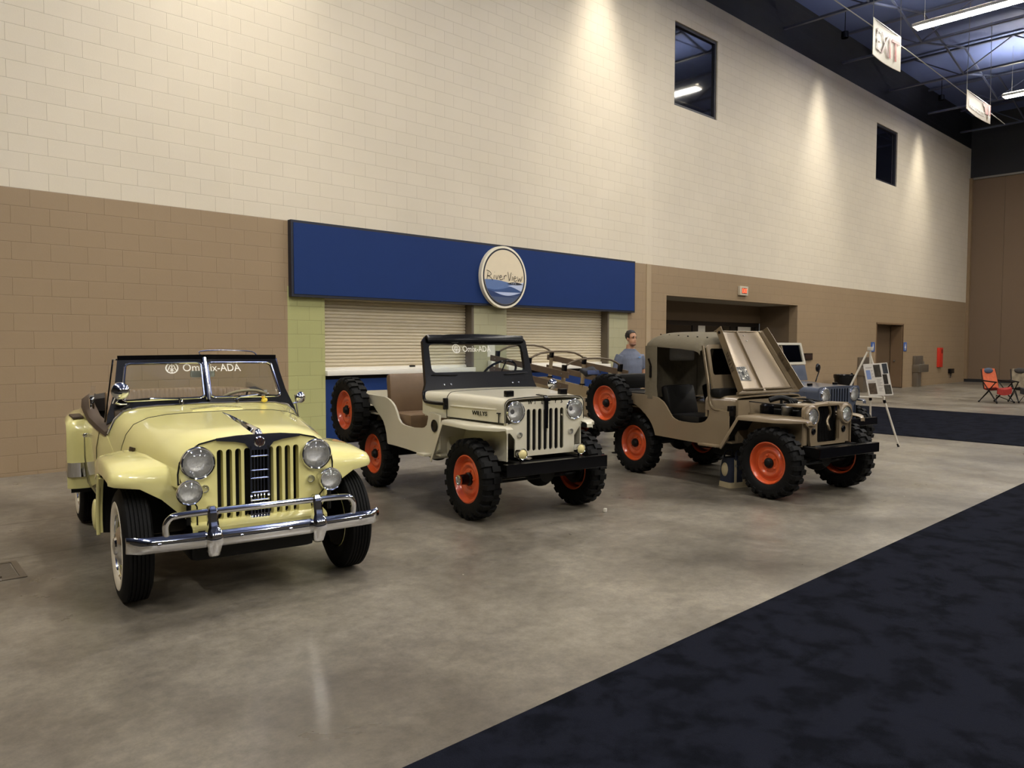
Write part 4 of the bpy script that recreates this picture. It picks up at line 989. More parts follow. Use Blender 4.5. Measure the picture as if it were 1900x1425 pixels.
    for y in (-.60, .60): tube(bm, [(-1.82, y, .98), (-1.82, y, 1.58), (-1.72, y, 1.62)], .014, 8); tube(bm, [(-.98, y, 1.58), (-1.72, y, 1.62)], .012, 8)
    pieces('top_bow', bm, M_black, tp)
    # seats
    M_dk = mat('black_vinyl', (16, 15, 14), .45, spec=.3)
    for y in (-.36, .36): seat(t, y, .50, .62, .78, 1.13, -1.52, M_dk, .25)
    bm = B(); box(bm, -2.62, -2.10, -.44, .44, .88, 1.0, .03); finish('rear_seat', bm, M_dk, t)
    bm = B(); box(bm, -2.70, -2.60, -.46, .46, 1.02, 1.22, .04); finish('rear_seat_back', bm, M_dk, t)
    bm = B(); tube(bm, [(-2.66, -.48, 1.0), (-2.66, -.48, 1.20), (-2.66, .48, 1.20), (-2.66, .48, 1.0)], .014, 8); finish('rear_seat_frame', bm, Pm, t)
    steering(t, (-1.12, .36, 1.16), .2, M_black, .75)
    return t
tan_car()
# ================================================================ the blue-grey car behind it
def grey_car():
    P = mat('blue_grey_paint', (70, 77, 92), .3, coat=.5, var=.04)
    t = thing('grey_utility_car', 'blue-grey flat-fendered car half hidden behind the tan car', 'car', (10.959, 4.943, 0), radians(-100))
    side = [(-2.70, .56), (-2.45, .56), (-2.40, .76), (-2.25, .88), (-2.05, .92), (-1.85, .86), (-1.695, .76), (-1.6, .55), (-.84, .515), (-.60, .507), (-.46, .60), (-.45, .90), (-.70, .92), (-.72, .83), (-.80, .77), (-1.0, .75), (-1.2, .76), (-1.32, .83), (-1.42, .95), (-1.65, 1.02), (-2.70, 1.03)]
    tub(t, P, side, ztop=1.02)
    bm = B(); loft(bm, [hoodsec(-.50, .60, .86, 1.0, 1.055), hoodsec(-.65, .66, .86, 1.0, 1.06), hoodsec(-.80, .70, .88, 1.0, 1.06)]); thick(bm, .015); finish('cowl', bm, P, t, ang=50)
    bm = B(); loft(bm, [hoodsec(.26, .478, .84, .96, 1.028), hoodsec(-.1, .53, .85, .98, 1.04), hoodsec(-.49, .60, .86, .99, 1.052)]); thick(bm, .012); hd = finish('hood', bm, P, t, ang=50)
    for s in (-1, 1):
        bm = B(); obox(bm, (-.02, s*.30, 1.05), (.04, .08, .035), bev=.006); finish('hood_bumper_block', bm, M_black, hd)
        bm = B(); tube(bm, [(.06, s*.51, .86), (.06, s*.51, .96)], .01, 6); finish('hood_latch', bm, P, hd)
    ol = [(-.33, .58), (.33, .58), (.345, .74), (.46, .86), (.478, .9), (.478, .98)] + [(.42+.058*cos(radians(a)), .985+.045*sin(radians(a))) for a in range(10, 91, 20)] + [(0, 1.036)]
    ol += [(-u, v) for u, v in ol[-2:1:-1]]
    g = grille_plate(t, ol, [slot(-.186+.062*k, .038, .62, 1.0) for k in range(7)], [circ(s*.34, .912, .09) for s in (-1, 1)], .255, P, .014)
    bm = B(); obox(bm, (.15, 0, .8), (.02, .5, .42)); finish('radiator', bm, M_grime, g, ang=0)
    for s in (-1, 1):
        lamp(t, 'headlight', (.258, s*.34, .912), .106, .05)
        fender(t, s, P, .84, .84, .33); apron(t, s, P, .86)
    bumper(t, .45, .525, .487, .587)
    chassis(t)
    for x in (0, -2.032):
        for s in (-1, 1): wheel(t, x, s*.6175, .375, s, 'cap')
    tl = Vector((-.28, 0, 1)).normalized(); O = Vector((-.74, 0, 1.06))
    WS = lambda u, v, w_: O + Vector((0, u, 0)) + tl*v + Vector((tl.z, 0, -tl.x))*w_
    M_sil = mat('silver_frame', (186, 180, 164), .3, metal=.4)
    bm = B(); plate(bm, [(-.64, .0), (.64, .0), (.655, .24), (-.655, .24)], [], lambda u, v, w_: WS(u, v, w_), .02); wf = finish('windshield_frame', bm, P, t, ang=25)
    bm = B(); plate(bm, rrect(-.68, .68, .25, .60, .02), [rrect(-.635, .635, .29, .565, .02)], lambda u, v, w_: WS(u, v, w_), .025); fr = finish('glass_surround', bm, M_sil, wf, ang=25)
    bm = B(); plate(bm, rrect(-.64, .64, .285, .57, .02), [], lambda u, v, w_: WS(u, v, w_+.008), .004); finish('windshield_glass', bm, glass('grey_windscreen', (.9, .93, .92), .04), wf, ang=0)
    bm = B(); tube(bm, [(-.55, .60, 1.05), (-.58, .72, 1.20), (-.58, .72, 1.26)], .010, 6); m_ = finish('mirror_arm', bm, M_black, t)
    bm = B(); lathe(bm, [(0, -.03), (.05, -.02), (.065, 0), (.065, .01)], (-.585, .70, 1.26), (-1, -.2, 0), 18); finish('mirror_head', bm, M_black, m_)
    for y in (-.36, .36): seat(t, y, .48, .66, .8, 1.15, -1.5, M_vinyl)
    steering(t, (-1.05, .36, 1.2), .2, M_black, .75)
    return t
grey_car()
# ================================================================ the pale yellow convertible
M_white_rubber = mat('white_sidewall', (222, 212, 190), .6)
M_ylw = mat('yellow_paint', (230, 222, 150), .22, coat=.8, var=.02)
def road_wheel(parent, x, y, z, side):
    bm = B()
    lathe(bm, [(.20, -.07), (.205, -.06), (.19, -.04), (.19, .03), (.20, .058), (.205, .064), (.19, .066), (.18, .05), (.15, .035), (.10, .03)], (0, 0, 0), (0, 1, 0), 40, cap0=False)
    w_ = finish('wheel', bm, M_ylw, parent, ang=40); w_.location = (x, y, z); w_.rotation_euler = (0, 0, 0 if side > 0 else pi)
    R = .355; hw = .084
    prof = [(.195, -.055), (.21, -.07), (.26, -.086), (.31, -hw), (R-.02, -hw*.86)]
    for k in range(6):
        a = -.066+.022*k
        prof += [(R-.004-.06*abs(a)**1.2, a), (R-.003-.06*abs(a)**1.2, a+.015)]
        if k < 5: prof += [(R-.013, a+.0165), (R-.013, a+.0205)]
    prof += [(R-.02, hw*.86), (.31, hw), (.26, .086), (.21, .07), (.195, .055)]
    bm = B(); lathe(bm, prof, (0, 0, 0), (0, 1, 0), 60, cap0=False, cap1=False); finish('tire', bm, M_tire, w_, ang=25)
    bm = B(); lathe(bm, [(0, -.075), (.19, -.072), (.19, -.06), (.15, .02), (.10, .025)], (0, 0, 0), (0, 1, 0), 28, cap0=False, cap1=False); finish('brake_drum', bm, M_blacksat, w_)
    bm = B(); lathe(bm, [(.208, .072), (.225, .081), (.25, .0875), (.272, .0875), (.276, .084)], (0, 0, 0), (0, 1, 0), 60, cap0=False, cap1=False); finish('whitewall', bm, M_white_rubber, w_)
    bm = B(); lathe(bm, [(.205, .062), (.207, .074), (.195, .076), (.19, .064), (.17, .058)], (0, 0, 0), (0, 1, 0), 48, cap0=False, cap1=False); finish('trim_ring', bm, M_chrome, w_)
    bm = B(); lathe(bm, [(.125, .035), (.128, .055), (.11, .075), (.075, .09), (.06, .086), (.05, .10), (0, .108)], (0, 0, 0), (0, 1, 0), 40, cap0=False, cap1=False); finish('hubcap', bm, M_chrome, w_)
def mirror_secs(secs): return [[Vector((x, y*s, z)) for x, y, z in sc] for sc in secs for s in (1,)]
def yellow_car():
    P = M_ylw
    t = thing('vintage_convertible', 'pale yellow vintage convertible with chrome bumper and whitewall tires', 'car', (2.3116, 5.0116, 0), -1.7452)
    def full(x, half): return [Vector((x, -y, z)) for y, z in half[::-1]] + [Vector((x, y, z)) for y, z in half[1:]]
    HB = [(0, 1.116), (.195, 1.113), (.37, 1.107), (.493, 1.089), (.586, 1.047), (.635, .98), (.662, .90), (.68, .815)]
    HS = [(.345, [(0, 1.030), (.14, 1.028), (.26, 1.018), (.36, .995), (.43, .950), (.474, .89), (.486, .82), (.484, .74)]),
          (.325, [(0, 1.042), (.14, 1.039), (.265, 1.030), (.37, 1.006), (.445, .958), (.485, .89), (.494, .82), (.492, .74)]),
          (.0, [(0, 1.070), (.17, 1.067), (.315, 1.058), (.425, 1.036), (.505, .988), (.55, .92), (.568, .85), (.572, .77)]),
          (-.45, [(0, 1.100), (.19, 1.098), (.36, 1.091), (.485, 1.070), (.575, 1.022), (.625, .95), (.648, .87), (.66, .79)]),
          (-.625, HB)]
    H8 = [(-.80, [(0, 1.130), (.20, 1.128), (.38, 1.122), (.50, 1.108), (.595, 1.072), (.645, 1.01), (.675, .93), (.70, .84)])]
    bm = B(); loft(bm, [full(x, h_) for x, h_ in HS]); thick(bm, .012); hd = finish('hood', bm, P, t, ang=60)
    CS = [(-.631, HB), (-.80, H8[0][1]), (-.95, [(0, 1.145), (.20, 1.144), (.38, 1.140), (.505, 1.132), (.60, 1.108), (.655, 1.055), (.69, .98), (.725, .86)]), (-1.06, [(0, 1.148), (.20, 1.147), (.38, 1.143), (.51, 1.135), (.61, 1.11), (.665, 1.055), (.705, .98), (.74, .86)])]
    bm = B(); loft(bm, [full(x, h_) for x, h_ in CS]); thick(bm, .012); finish('cowl', bm, P, t, ang=60)
    bm = B(); tube(bm, [Vector((-.97+.0*y, y, z)) for y, z in ((-.71, .955), (-.69, 1.0), (-.665, 1.06), (-.605, 1.118), (-.505, 1.143), (-.38, 1.150), (0, 1.155), (.38, 1.150), (.505, 1.143), (.605, 1.118), (.665, 1.06), (.69, 1.0), (.71, .955))], .008, 6); finish('cowl_trim', bm, M_chrome, t)
    bm = B(); loft(bm, [[Vector((x, y, z + (.0 if abs(y) < .17 else -.012))) for y in (-.18, -.17, 0, .17, .18)] for x, z in ((-.70, 1.124), (-.705, 1.140), (-.79, 1.142), (-.86, 1.143))]); thick(bm, .008); finish('cowl_vent', bm, P, t, ang=40)
    bm = B(); tube(bm, [v + Vector((.004, 0, .003)) for v in full(.345, HS[0][1])], .005, 6); tube(bm, [v + Vector((0, 0, .001)) for v in full(-.628, HB)], .0035, 5); pieces('hood_seam', bm, M_blacksat, hd)
    # body sides, doors and tail
    SS = [(-.44, [(.60, .40), (.64, .48), (.655, .60), (.66, .68), (.66, .75), (.655, .80)]),
          (-.80, [(.66, .38), (.72, .46), (.735, .60), (.73, .72), (.715, .80), (.698, .85)]),
          (-1.0, [(.68, .37), (.75, .46), (.765, .62), (.76, .78), (.745, .87), (.715, .945)]),
          (-1.2, [(.69, .36), (.758, .46), (.772, .65), (.772, .83), (.760, .93), (.735, .975)]),
          (-1.7, [(.69, .36), (.758, .46), (.774, .66), (.774, .84), (.765, .94), (.742, .990)]),
          (-2.1, [(.69, .36), (.755, .46), (.772, .68), (.772, .88), (.765, .98), (.74, 1.04)]),
          (-2.6, [(.67, .36), (.73, .46), (.75, .68), (.755, .90), (.75, 1.02), (.72, 1.08)]),
          (-3.1, [(.56, .38), (.62, .47), (.65, .68), (.66, .88), (.65, 1.0), (.62, 1.05)]),
          (-3.42, [(.36, .44), (.40, .52), (.43, .70), (.43, .86), (.42, .93), (.38, .97)])]
    for s in (-1, 1):
        bm = B(); loft(bm, [[Vector((x, y*s, z)) for y, z in h_] for x, h_ in SS]); thick(bm, .012); bs = finish('body_side', bm, P, t, ang=50)
        bm = B()
        for x, yy in ((-1.13, .770), (-1.98, .773)): tube(bm, [(x, s*.757, .46), (x, s*(yy+.002), .66), (x, s*(yy+.001), .84), (x, s*.748, .965)], .0035, 5)
        tube(bm, [(-1.13, s*.757, .46), (-1.98, s*.757, .46)], .0035, 5); finish('door_seam', bm, mat('seam_shadow', (96, 90, 56), .6), bs)
        bm = B(); obox(bm, (-1.66, s*.79, .886), (.03, .04, .03), bev=.006); tube(bm, [(-1.66, s*.80, .886), (-1.78, s*.81, .884)], [.012, .008], 8); finish('door_handle', bm, M_chrome, bs)
        # padded rail over the door and the folded-top well
        bm = B()
        secs = []
        for x, y, z, hh in ((-1.0, .715, .95, .03), (-1.2, .742, .972, .045), (-1.7, .748, .988, .05), (-2.05, .748, 1.03, .07), (-2.4, .738, 1.065, .09), (-2.9, .66, 1.06, .09)):
            secs.append([Vector((x, s*(y+.018), z-.005)), Vector((x, s*(y+.012), z+hh*.7)), Vector((x, s*(y-.02), z+hh)), Vector((x, s*(y-.07), z+hh*.9)), Vector((x, s*(y-.07), z-.05))])
        loft(bm, secs, closed=True, cap=True); finish('padded_rail', bm, mat('dark_brown_trim', (74, 60, 48), .55, var=.15), t, ang=50)
        bm = B(); box(bm, -2.0, -1.9, min(s*.70, s*.735), max(s*.70, s*.735), 1.06, 1.16, .012); bar(bm, (-1.95, s*.715, 1.16), (-2.35, s*.66, 1.22), .035, .05); finish('top_bow_end', bm, M_chrome, t)
    bm = B(); loft(bm, [[Vector((-3.0, -.62, 1.05)), Vector((-3.0, 0, 1.08)), Vector((-3.0, .62, 1.05))], [Vector((-3.42, -.38, .97)), Vector((-3.42, 0, .99)), Vector((-3.42, .38, .97))], [Vector((-3.44, -.36, .44)), Vector((-3.46, 0, .44)), Vector((-3.44, .36, .44))]]); thick(bm, .012); finish('rear_deck', bm, P, t)
    bm = B(); secs = []
    for y in (-.66, -.5, -.25, 0, .25, .5, .66):
        c = 1.0-.25*(abs(y)/.66)**3
        secs.append([Vector((-2.38, y, 1.02)), Vector((-2.36, y, 1.02+.14*c)), Vector((-2.48, y, 1.02+.185*c)), Vector((-2.75, y, 1.02+.16*c)), Vector((-2.95, y, 1.02+.09*c)), Vector((-3.0, y, 1.02))])
    loft(bm, secs, closed=True, cap=True); finish('top_boot', bm, mat('black_top_boot', (36, 30, 27), .6, var=.3, scale=9, bump=.3, bscale=14), t, ang=50)
    # front fenders
    FS = [(.40, [(.245, .50), (.262, .70), (.262, .80), (.245, .838), (.20, .868), (-.15, .908), (-.45, .915), (-.64, .90)]),
          (.56, [(.240, .66), (.262, .76), (.260, .805), (.243, .836), (.20, .862), (-.15, .898), (-.45, .905), (-.63, .89)]),
          (.68, [(.238, .735), (.254, .770), (.252, .802), (.236, .830), (.195, .853), (-.15, .886), (-.45, .892), (-.62, .872)]),
          (.77, [(.222, .748), (.236, .772), (.232, .798), (.216, .822), (.175, .844), (-.15, .874), (-.44, .880), (-.61, .856)]),
          (.815, [(.195, .752), (.208, .770), (.204, .793), (.188, .816), (.15, .836), (-.15, .866), (-.43, .871), (-.60, .84)]),
          (.836, [(.160, .756), (.170, .770), (.166, .788), (.150, .806), (.11, .823), (-.15, .852), (-.42, .855), (-.59, .81)]),
          (.842, [(.140, .757), (.144, .760), (.138, .766), (.12, .772), (.06, .775), (-.15, .778), (-.38, .765), (-.54, .70)])]
    for s in (-1, 1):
        bm = B(); loft(bm, [[Vector((x, y*s, z)) for x, z in pl] for y, pl in FS]); thick(bm, .010); fd = finish('front_fender', bm, P, t, ang=60)
        # trailing skirt
        bm = B(); R_ = []
        for (x0, z0), (x1, z1), yo, yi in (((-.355, .728), (-.64, .80), .838, .76), ((-.43, .65), (-.72, .70), .836, .765), ((-.485, .54), (-.77, .58), .836, .765), ((-.505, .43), (-.76, .47), .836, .76), ((-.505, .34), (-.66, .385), .834, .75)):
            R_.append([Vector((x0, s*(yo-.03), z0)), Vector((x0, s*yo, z0)), Vector((x0*.6+x1*.4, s*(yo-.012), (z0+z1)/2)), Vector((x1, s*yi, z1))])
        loft(bm, R_); thick(bm, .010); tube(bm, [(x0, s*(yo-.006), z0) for (x0, z0), _, yo, yi in (((-.375, .755), 0, .842, 0), ((-.43, .65), 0, .84, 0), ((-.485, .54), 0, .84, 0), ((-.505, .43), 0, .84, 0), ((-.505, .33), 0, .838, 0))], .013, 8)
        bmesh.ops.create_uvsphere(bm, u_segments=14, v_segments=10, radius=1, matrix=Matrix.Translation((-.70, s*.83, .43)) @ Matrix.Diagonal((.06, .022, .11, 1)))
        finish('fender_skirt', bm, P, fd, ang=60)
        bm = B(); loft(bm, [[Vector((-.50, s*.42, .30)), Vector((-.56, s*.82, .33))], [Vector((-.54, s*.42, .60)), Vector((-.54, s*.825, .60))], [Vector((-.46, s*.42, .84)), Vector((-.46, s*.82, .80))]])
        loft(bm, [[Vector((-.50, s*.42, .30)), Vector((-.50, s*.42, .88))], [Vector((.22, s*.42, .46)), Vector((.22, s*.42, .88))]]); finish('wheel_well', bm, M_blacksat, t, recalc=True)
        # rear fender
        bm = B(); secs = []
        for y, sh in ((.70, 0), (.82, 0), (.865, .012), (.888, .045)):
            secs.append([Vector((x, s*(y-.13*max(0, (-2.3-x)/.9)**1.5*(y > .8)), z)) for x, z in ((-2.07-sh, .40), (-2.04-sh, .60), (-2.035-sh, .88), (-2.06-sh, .955-sh*.6), (-2.13-sh*.6, .985-sh), (-2.6, .988-sh), (-3.05+sh, .985-sh), (-3.20+sh, .92-sh), (-3.24+sh, .50))])
        loft(bm, secs); thick(bm, .010)
        arch = [(-2.64+.40*cos(radians(a)), .36+.42*sin(radians(a))) for a in range(10, 171, 10)]
        plate(bm, [(-2.115, .43)] + arch + [(-3.195, .5), (-3.155, .875), (-3.005, .94), (-2.16, .94), (-2.105, .91), (-2.08, .835)], [], lambda u, v, w_: (u, s*(.888-w_-.12*max(0, (-2.3-u)/.9)**1.5), v), .010)
        rf = finish('rear_fender', bm, P, t, ang=60)
        bm = B(); loft(bm, [[Vector((-2.028, s*.725, z)), Vector((-2.022, s*.80, z)), Vector((-2.032, s*.868, z)), Vector((-2.075, s*.895, z)), Vector((-2.22, s*.898, z))] for z in (.50, .52, .565, .60, .62)]); thick(bm, .008); finish('gravel_guard', bm, M_chrome, rf, ang=50)
        bm = B(); box(bm, -2.42, -2.08, min(s*.765, s*.85), max(s*.765, s*.85), .984, 1.003, .006); finish('step_pad', bm, mat('dark_brown_trim', (74, 60, 48), .55), rf)
        bm = B(); loft(bm, [[Vector((-2.10, s*y, z)) for y in (.45, .87)] for z in (.36, .6, .95)]); loft(bm, [[Vector((-2.64+.405*cos(radians(a)), s*y, .36+.425*sin(radians(a)))) for y in (.45, .80)] for a in range(0, 181, 12)]); finish('rear_wheel_well', bm, M_blacksat, t)
        # side bits
        bm = B(); obox(bm, (-.38, s*.634, .905), (.085, .012, .030), Matrix.Rotation(-s*.165, 3, 'Z') @ Matrix.Rotation(s*.25, 3, 'X'), .003); finish('side_badge', bm, mat('badge_bronze', (66, 54, 36), .4, metal=.5), t)
    # grille
    ol = [(-.40, .50), (.40, .50), (.425, .56), (.44, .70), (.474, .80), (.480, .87)] + [(.462, .91), (.42, .957), (.355, .995), (.26, 1.016), (.14, 1.027), (0, 1.030)]
    ol += [(-u, v) for u, v in ol[-2:1:-1]]
    sl = [slot(s*u, .036, .515, .955) for s in (-1, 1) for u in (.074, .129, .184, .239)]
    g = grille_plate(t, ol, sl + [[(-.050, .52), (.050, .52), (.050, .96), (-.050, .96)]], [circ(s*.371, .883, .085) for s in (-1, 1)], .345, P, .06)
    bm = B(); obox(bm, (.22, 0, .74), (.02, .64, .52)); finish('radiator', bm, M_grime, g, ang=0)
    bm = B()
    for u in (-.03, -.01, .01, .03): box(bm, .30, .352, u-.0035, u+.0035, .515, .955)
    for s in (-1, 1): box(bm, .30, .362, s*.054-.006, s*.054+.006, .50, .965)
    cg = finish('centre_grille', bm, M_chrome, g, ang=20)
    for z in (.62, .67, .76, .81, .90):
        bm = B(); tube(bm, [(.358, -.056, z), (.358, .056, z)], .005, 6); finish('cross_rod', bm, M_chrome, cg)
    bm = B(); plate(bm, [(-.058, .50), (.058, .50), (.058, .535), (-.058, .535)], [], lambda u, v, w_: (.356-w_+.01, u, v), .012)
    for k in range(6): box(bm, .364, .372, -.05+.019*k, -.04+.019*k, .503, .532)
    finish('lower_badge', bm, M_chrome, cg, ang=0)
    top = [(-.262, 1.012), (-.15, 1.0), (-.09, .985), (-.066, .955), (-.06, .94), (.06, .94), (.066, .955), (.09, .985), (.15, 1.0), (.262, 1.012), (.262, 1.027), (.14, 1.038), (0, 1.041), (-.14, 1.038), (-.262, 1.027)]
    bm = B(); plate(bm, top, [], lambda u, v, w_: (.362-w_, u, v), .02); cr = finish('grille_crown', bm, M_chrome, t, ang=30)
    bm = B(); lathe(bm, [(.033, 0), (.034, .008), (.028, .012), (.026, .006), (0, .006)], (.362, 0, .992), (1, 0, 0), 24, cap0=False); em = finish('emblem_ring', bm, M_chrome, cr)
    bm = B(); plate(bm, circ(0, .992, .026, 24), [], lambda u, v, w_: (.370+w_, u, v), .002); finish('emblem_face', bm, mat('emblem_dark', (60, 40, 34), .4), em, ang=0)
    bm = B(); ribbon(bm, [(-.017, 1.004), (-.009, .980), (0, .998), (.009, .980), (.017, 1.004)], .006, lambda u, v, w_: (.3735, u, v)); finish('emblem_letter', bm, M_chrome, em, ang=0)
    bm = B(); loft(bm, [[Vector((x, -w_, z)), Vector((x, -w_*.6, z+h_)), Vector((x, 0, z+h_*1.3)), Vector((x, w_*.6, z+h_)), Vector((x, w_, z))] for x, w_, z, h_ in ((-.62, .004, 1.108, .004), (-.3, .014, 1.085, .016), (.1, .025, 1.058, .022), (.30, .034, 1.038, .03), (.345, .030, 1.032, .026), (.36, .02, 1.03, .012))], closed=True, cap=True); finish('hood_spear', bm, M_chrome, hd, ang=40)
    for s in (-1, 1):
        lamp(t, 'headlight', (.357, s*.371, .883), .104, .06)
        fl = lamp(t, 'fog_light', (.44, s*.438, .722), .077, .09)
        bm = B(); tube(bm, [(.41, s*.438, .66), (.40, s*.44, .52)], .014, 8); tube(bm, [(.40, s*.41, .66), (.38, s*.385, .62), (.38, s*.385, .5)], .005, 5); finish('bracket', bm, M_blacksat, fl)
        lamp(t, 'parking_light', (.350, s*.334, .722), .026, .02)
    bm = B(); loft(bm, [[Vector((x, y, z)) for y in (-.42, -.2, 0, .2, .42)] for x, z in ((.33, .52), (.40, .505), (.42, .49), (.42, .455), (.39, .44), (.30, .43))]); thick(bm, .008); finish('splash_pan', bm, P, t)
    # bumper
    bm = B(); secs = []
    for k in range(25):
        y = -.785+1.57*k/24; a = abs(y)/.785
        x = .50 - .05*a**2 - (.05*max(0, (a-.93)/.07)**2)
        sec = [(-.006, .398), (.010, .394), (.022, .404), (.029, .425), (.031, .443), (.029, .461), (.022, .480), (.010, .490), (-.006, .486), (.0, .46), (.004, .443), (.0, .42)]
        secs.append([Vector((x+dx_, y, z)) for dx_, z in sec])
    loft(bm, secs, closed=True, cap=True); bp = finish('front_bumper', bm, M_chrome, t, ang=50)
    for y in (-.62, -.16, .14, .62):
        bm = B(); lathe(bm, [(.014, 0), (.014, .004), (.008, .009), (0, .010)], (.50-.05*(y/.785)**2+.029, y, .443), (1, 0, 0), 14); finish('bumper_bolt', bm, M_chrome, bp)
    for s in (-1, 1):
        bm = B(); secs = []
        for z, w_, x0, x1 in ((.335, .020, .50, .525), (.345, .030, .495, .540), (.37, .036, .49, .545), (.40, .040, .49, .560), (.425, .046, .49, .568), (.46, .046, .49, .568), (.49, .042, .49, .560), (.52, .030, .485, .545), (.56, .029, .475, .530), (.60, .031, .46, .525), (.625, .028, .46, .515), (.64, .016, .465, .50)):
            secs.append([Vector((x0, s*.323-w_, z)), Vector((x1-.012, s*.323-w_, z)), Vector((x1, s*.323-w_*.6, z)), Vector((x1, s*.323+w_*.6, z)), Vector((x1-.012, s*.323+w_, z)), Vector((x0, s*.323+w_, z))])
        loft(bm, secs, closed=True, cap=True); finish('bumper_guard', bm, M_chrome, bp, ang=35)
    bm = B(); tube(bm, spline([(.47, -.578, .485), (.475, -.580, .545), (.48, -.560, .585), (.485, -.51, .602), (.49, -.3, .607), (.495, 0, .609), (.49, .3, .607), (.485, .51, .602), (.48, .560, .585), (.475, .580, .545), (.47, .578, .485)], 6), .021, 12); finish('guard_bar', bm, M_chrome, bp)
    for s in (-1, 1):
        bm = B(); bar(bm, (.1, s*.34, .44), (.49, s*.34, .44), .03, .05); finish('bumper_arm', bm, M_blacksat, bp)
    # windshield, two flat panes in a shallow vee
    def WP(s):
        cb, ct, sb, st = Vector((-1.01, 0, 1.135)), Vector((-1.165, 0, 1.505)), Vector((-1.09, s*.665, 1.12)), Vector((-1.272, s*.600, 1.498))
        nrm = (ct-cb).cross(sb-cb).normalized(); nrm = nrm if nrm.x > 0 else -nrm
        return lambda u, v, w_: cb*(1-u)*(1-v) + sb*u*(1-v) + ct*(1-u)*v + st*u*v + nrm*w_
    wf = None
    for s in (-1, 1):
        fn = WP(s)
        hole = rrect(.035, .905, .145, .885, .07, 6)
        hole = [(u, v) for u, v in hole]
        bm = B(); plate(bm, [(0, 0), (.78, -.03), (.92, -.12), (1.01, -.24), (1.04, -.27), (1.04, -.1), (1.0, .3), (1.0, 1), (0, 1)], [hole], lambda u, v, w_: fn(u, v, w_-.02), .03); f = finish('windshield_frame', bm, M_black, t, ang=25)
        bm = B(); tube(bm, [fn(u, v, .012) for u, v in hole], .010, 8, closed=True); finish('chrome_surround', bm, M_chrome, f)
        bm = B(); plate(bm, hole, [], lambda u, v, w_: fn(u, v, w_-.004), .004); gl = finish('windshield_glass', bm, M_wsglass, f, ang=0)
        bm = B(); k = .62
        if s < 0:
            G = lambda u, v, w_: fn(-u/.615, v/.405, .003+w_)
            decal_logo(bm, G, -.232, .318, .042)
            text(bm, 'Om', lambda u, v, w_: G(-.158+u, .288+v, w_), .062, .001, sx=.88)
        else:
            G = lambda u, v, w_: fn(u/.615, v/.405, .003+w_)
            text(bm, 'ix-ADA', lambda u, v, w_: G(.042+u, .285+v, w_), .062, .001, sx=.88)
        finish('glass_decal', bm, M_decal, gl, ang=0)
        bm = B(); a, b_ = fn(0, 1.02, .0), fn(1.0, 1.02, .0); bar(bm, a, b_, .05, .03); finish('header', bm, M_black, f)
        # wiper
        bm = B(); p0 = Vector((-.975, s*.205, 1.15)); p1 = fn(.18 if s < 0 else .5, .19, .03); p2 = fn(.55 if s < 0 else .62, .155, .02)
        lathe(bm, [(.016, -.01), (.018, .015), (.012, .035), (0, .04)], p0, (0, 0, 1), 12)
        tube(bm, [p0+Vector((0, 0, .03)), Vector((-1.0, s*.22, 1.19)), fn(.62, .16, .03)] if s < 0 else [p0+Vector((0, 0, .03)), Vector((-1.0, .24, 1.19)), fn(.6, .17, .03)], .006, 6); finish('wiper_arm', bm, M_chrome, t)
        bm = B(); tube(bm, [fn(.30, .15, .022), fn(.62, .165, .03), fn(.86, .15, .022)], .006, 6); finish('wiper_blade', bm, M_blacksat, t)
        # quarter window and post
        bm = B(); tube(bm, [(-1.285, s*.605, 1.49), (-1.32, s*.625, 1.49), (-1.22, s*.70, 1.02)], .007, 8); vp = finish('quarter_window_frame', bm, M_chrome, t)
    bm = B(); tube(bm, [(-1.0, 0, 1.175), (-1.145, 0, 1.50)], .018, 8); finish('centre_post', bm, M_chrome, t)
    bm = B(); tube(bm, spline([(-1.28, .03, 1.50), (-1.30, .0, 1.535), (-1.32, .03, 1.553), (-1.33, .2, 1.560), (-1.33, .38, 1.552), (-1.32, .44, 1.54), (-1.28, .465, 1.50)], 5), .005, 6); finish('visor_wire', bm, M_chrome, t)
    bm = B(); box(bm, -1.215, -1.20, -.09, .095, 1.345, 1.40, .015); finish('inside_mirror', bm, mat('mirror_grey', (214, 210, 198), .6), t)  # pale matt colour stands in for what the mirror reflects
    # spot mirror and left mirror
    bm = B(); lathe(bm, [(0, -.062), (.025, -.056), (.048, -.038), (.060, -.010), (.064, .012), (.060, .022), (.045, .032), (0, .040)], (-1.02, -.617, 1.265), (1, -.1, .1), 28); sm = finish('spotlight', bm, M_chrome, t)
    bm = B(); tube(bm, [(-1.03, -.635, 1.21), (-1.03, -.655, 1.18), (-1.05, -.62, 1.165), (-1.08, -.57, 1.16)], [.02, .018, .012, .008], 8); finish('bracket', bm, M_chrome, sm)
    bm = B(); lathe(bm, [(0, -.03), (.03, -.02), (.048, 0), (.048, .008), (0, .008)], (-1.1, .765, 1.163), (-.9, -.35, 0), 24); mr = finish('door_mirror', bm, M_chrome, t)
    bm = B(); tube(bm, [(-1.1, .66, 1.108), (-1.1, .77, 1.128)], .007, 6); tube(bm, [(-1.1, .715, 1.185), (-1.1, .742, .99)], .006, 6); finish('mirror_arm', bm, M_chrome, mr)
    # cabin
    M_br = mat('tan_leather', (124, 99, 70), .4, var=.08)
    bm = B(); secs = []; n = 128
    for k in range(n+1):
        y = -.60+1.20*k/n; b_ = .013*abs(sin(pi*k/4.0))
        e = 1-.10*(abs(y)/.6)**4
        secs.append([Vector((-1.98, y, .70)), Vector((-1.92+b_, y, .78)), Vector((-1.98+b_, y, 1.0)), Vector((-2.03+b_, y, 1.0+.205*e)), Vector((-2.06, y, 1.0+.225*e)), Vector((-2.11, y, 1.0+.215*e)), Vector((-2.13, y, .9)), Vector((-2.12, y, .6))])
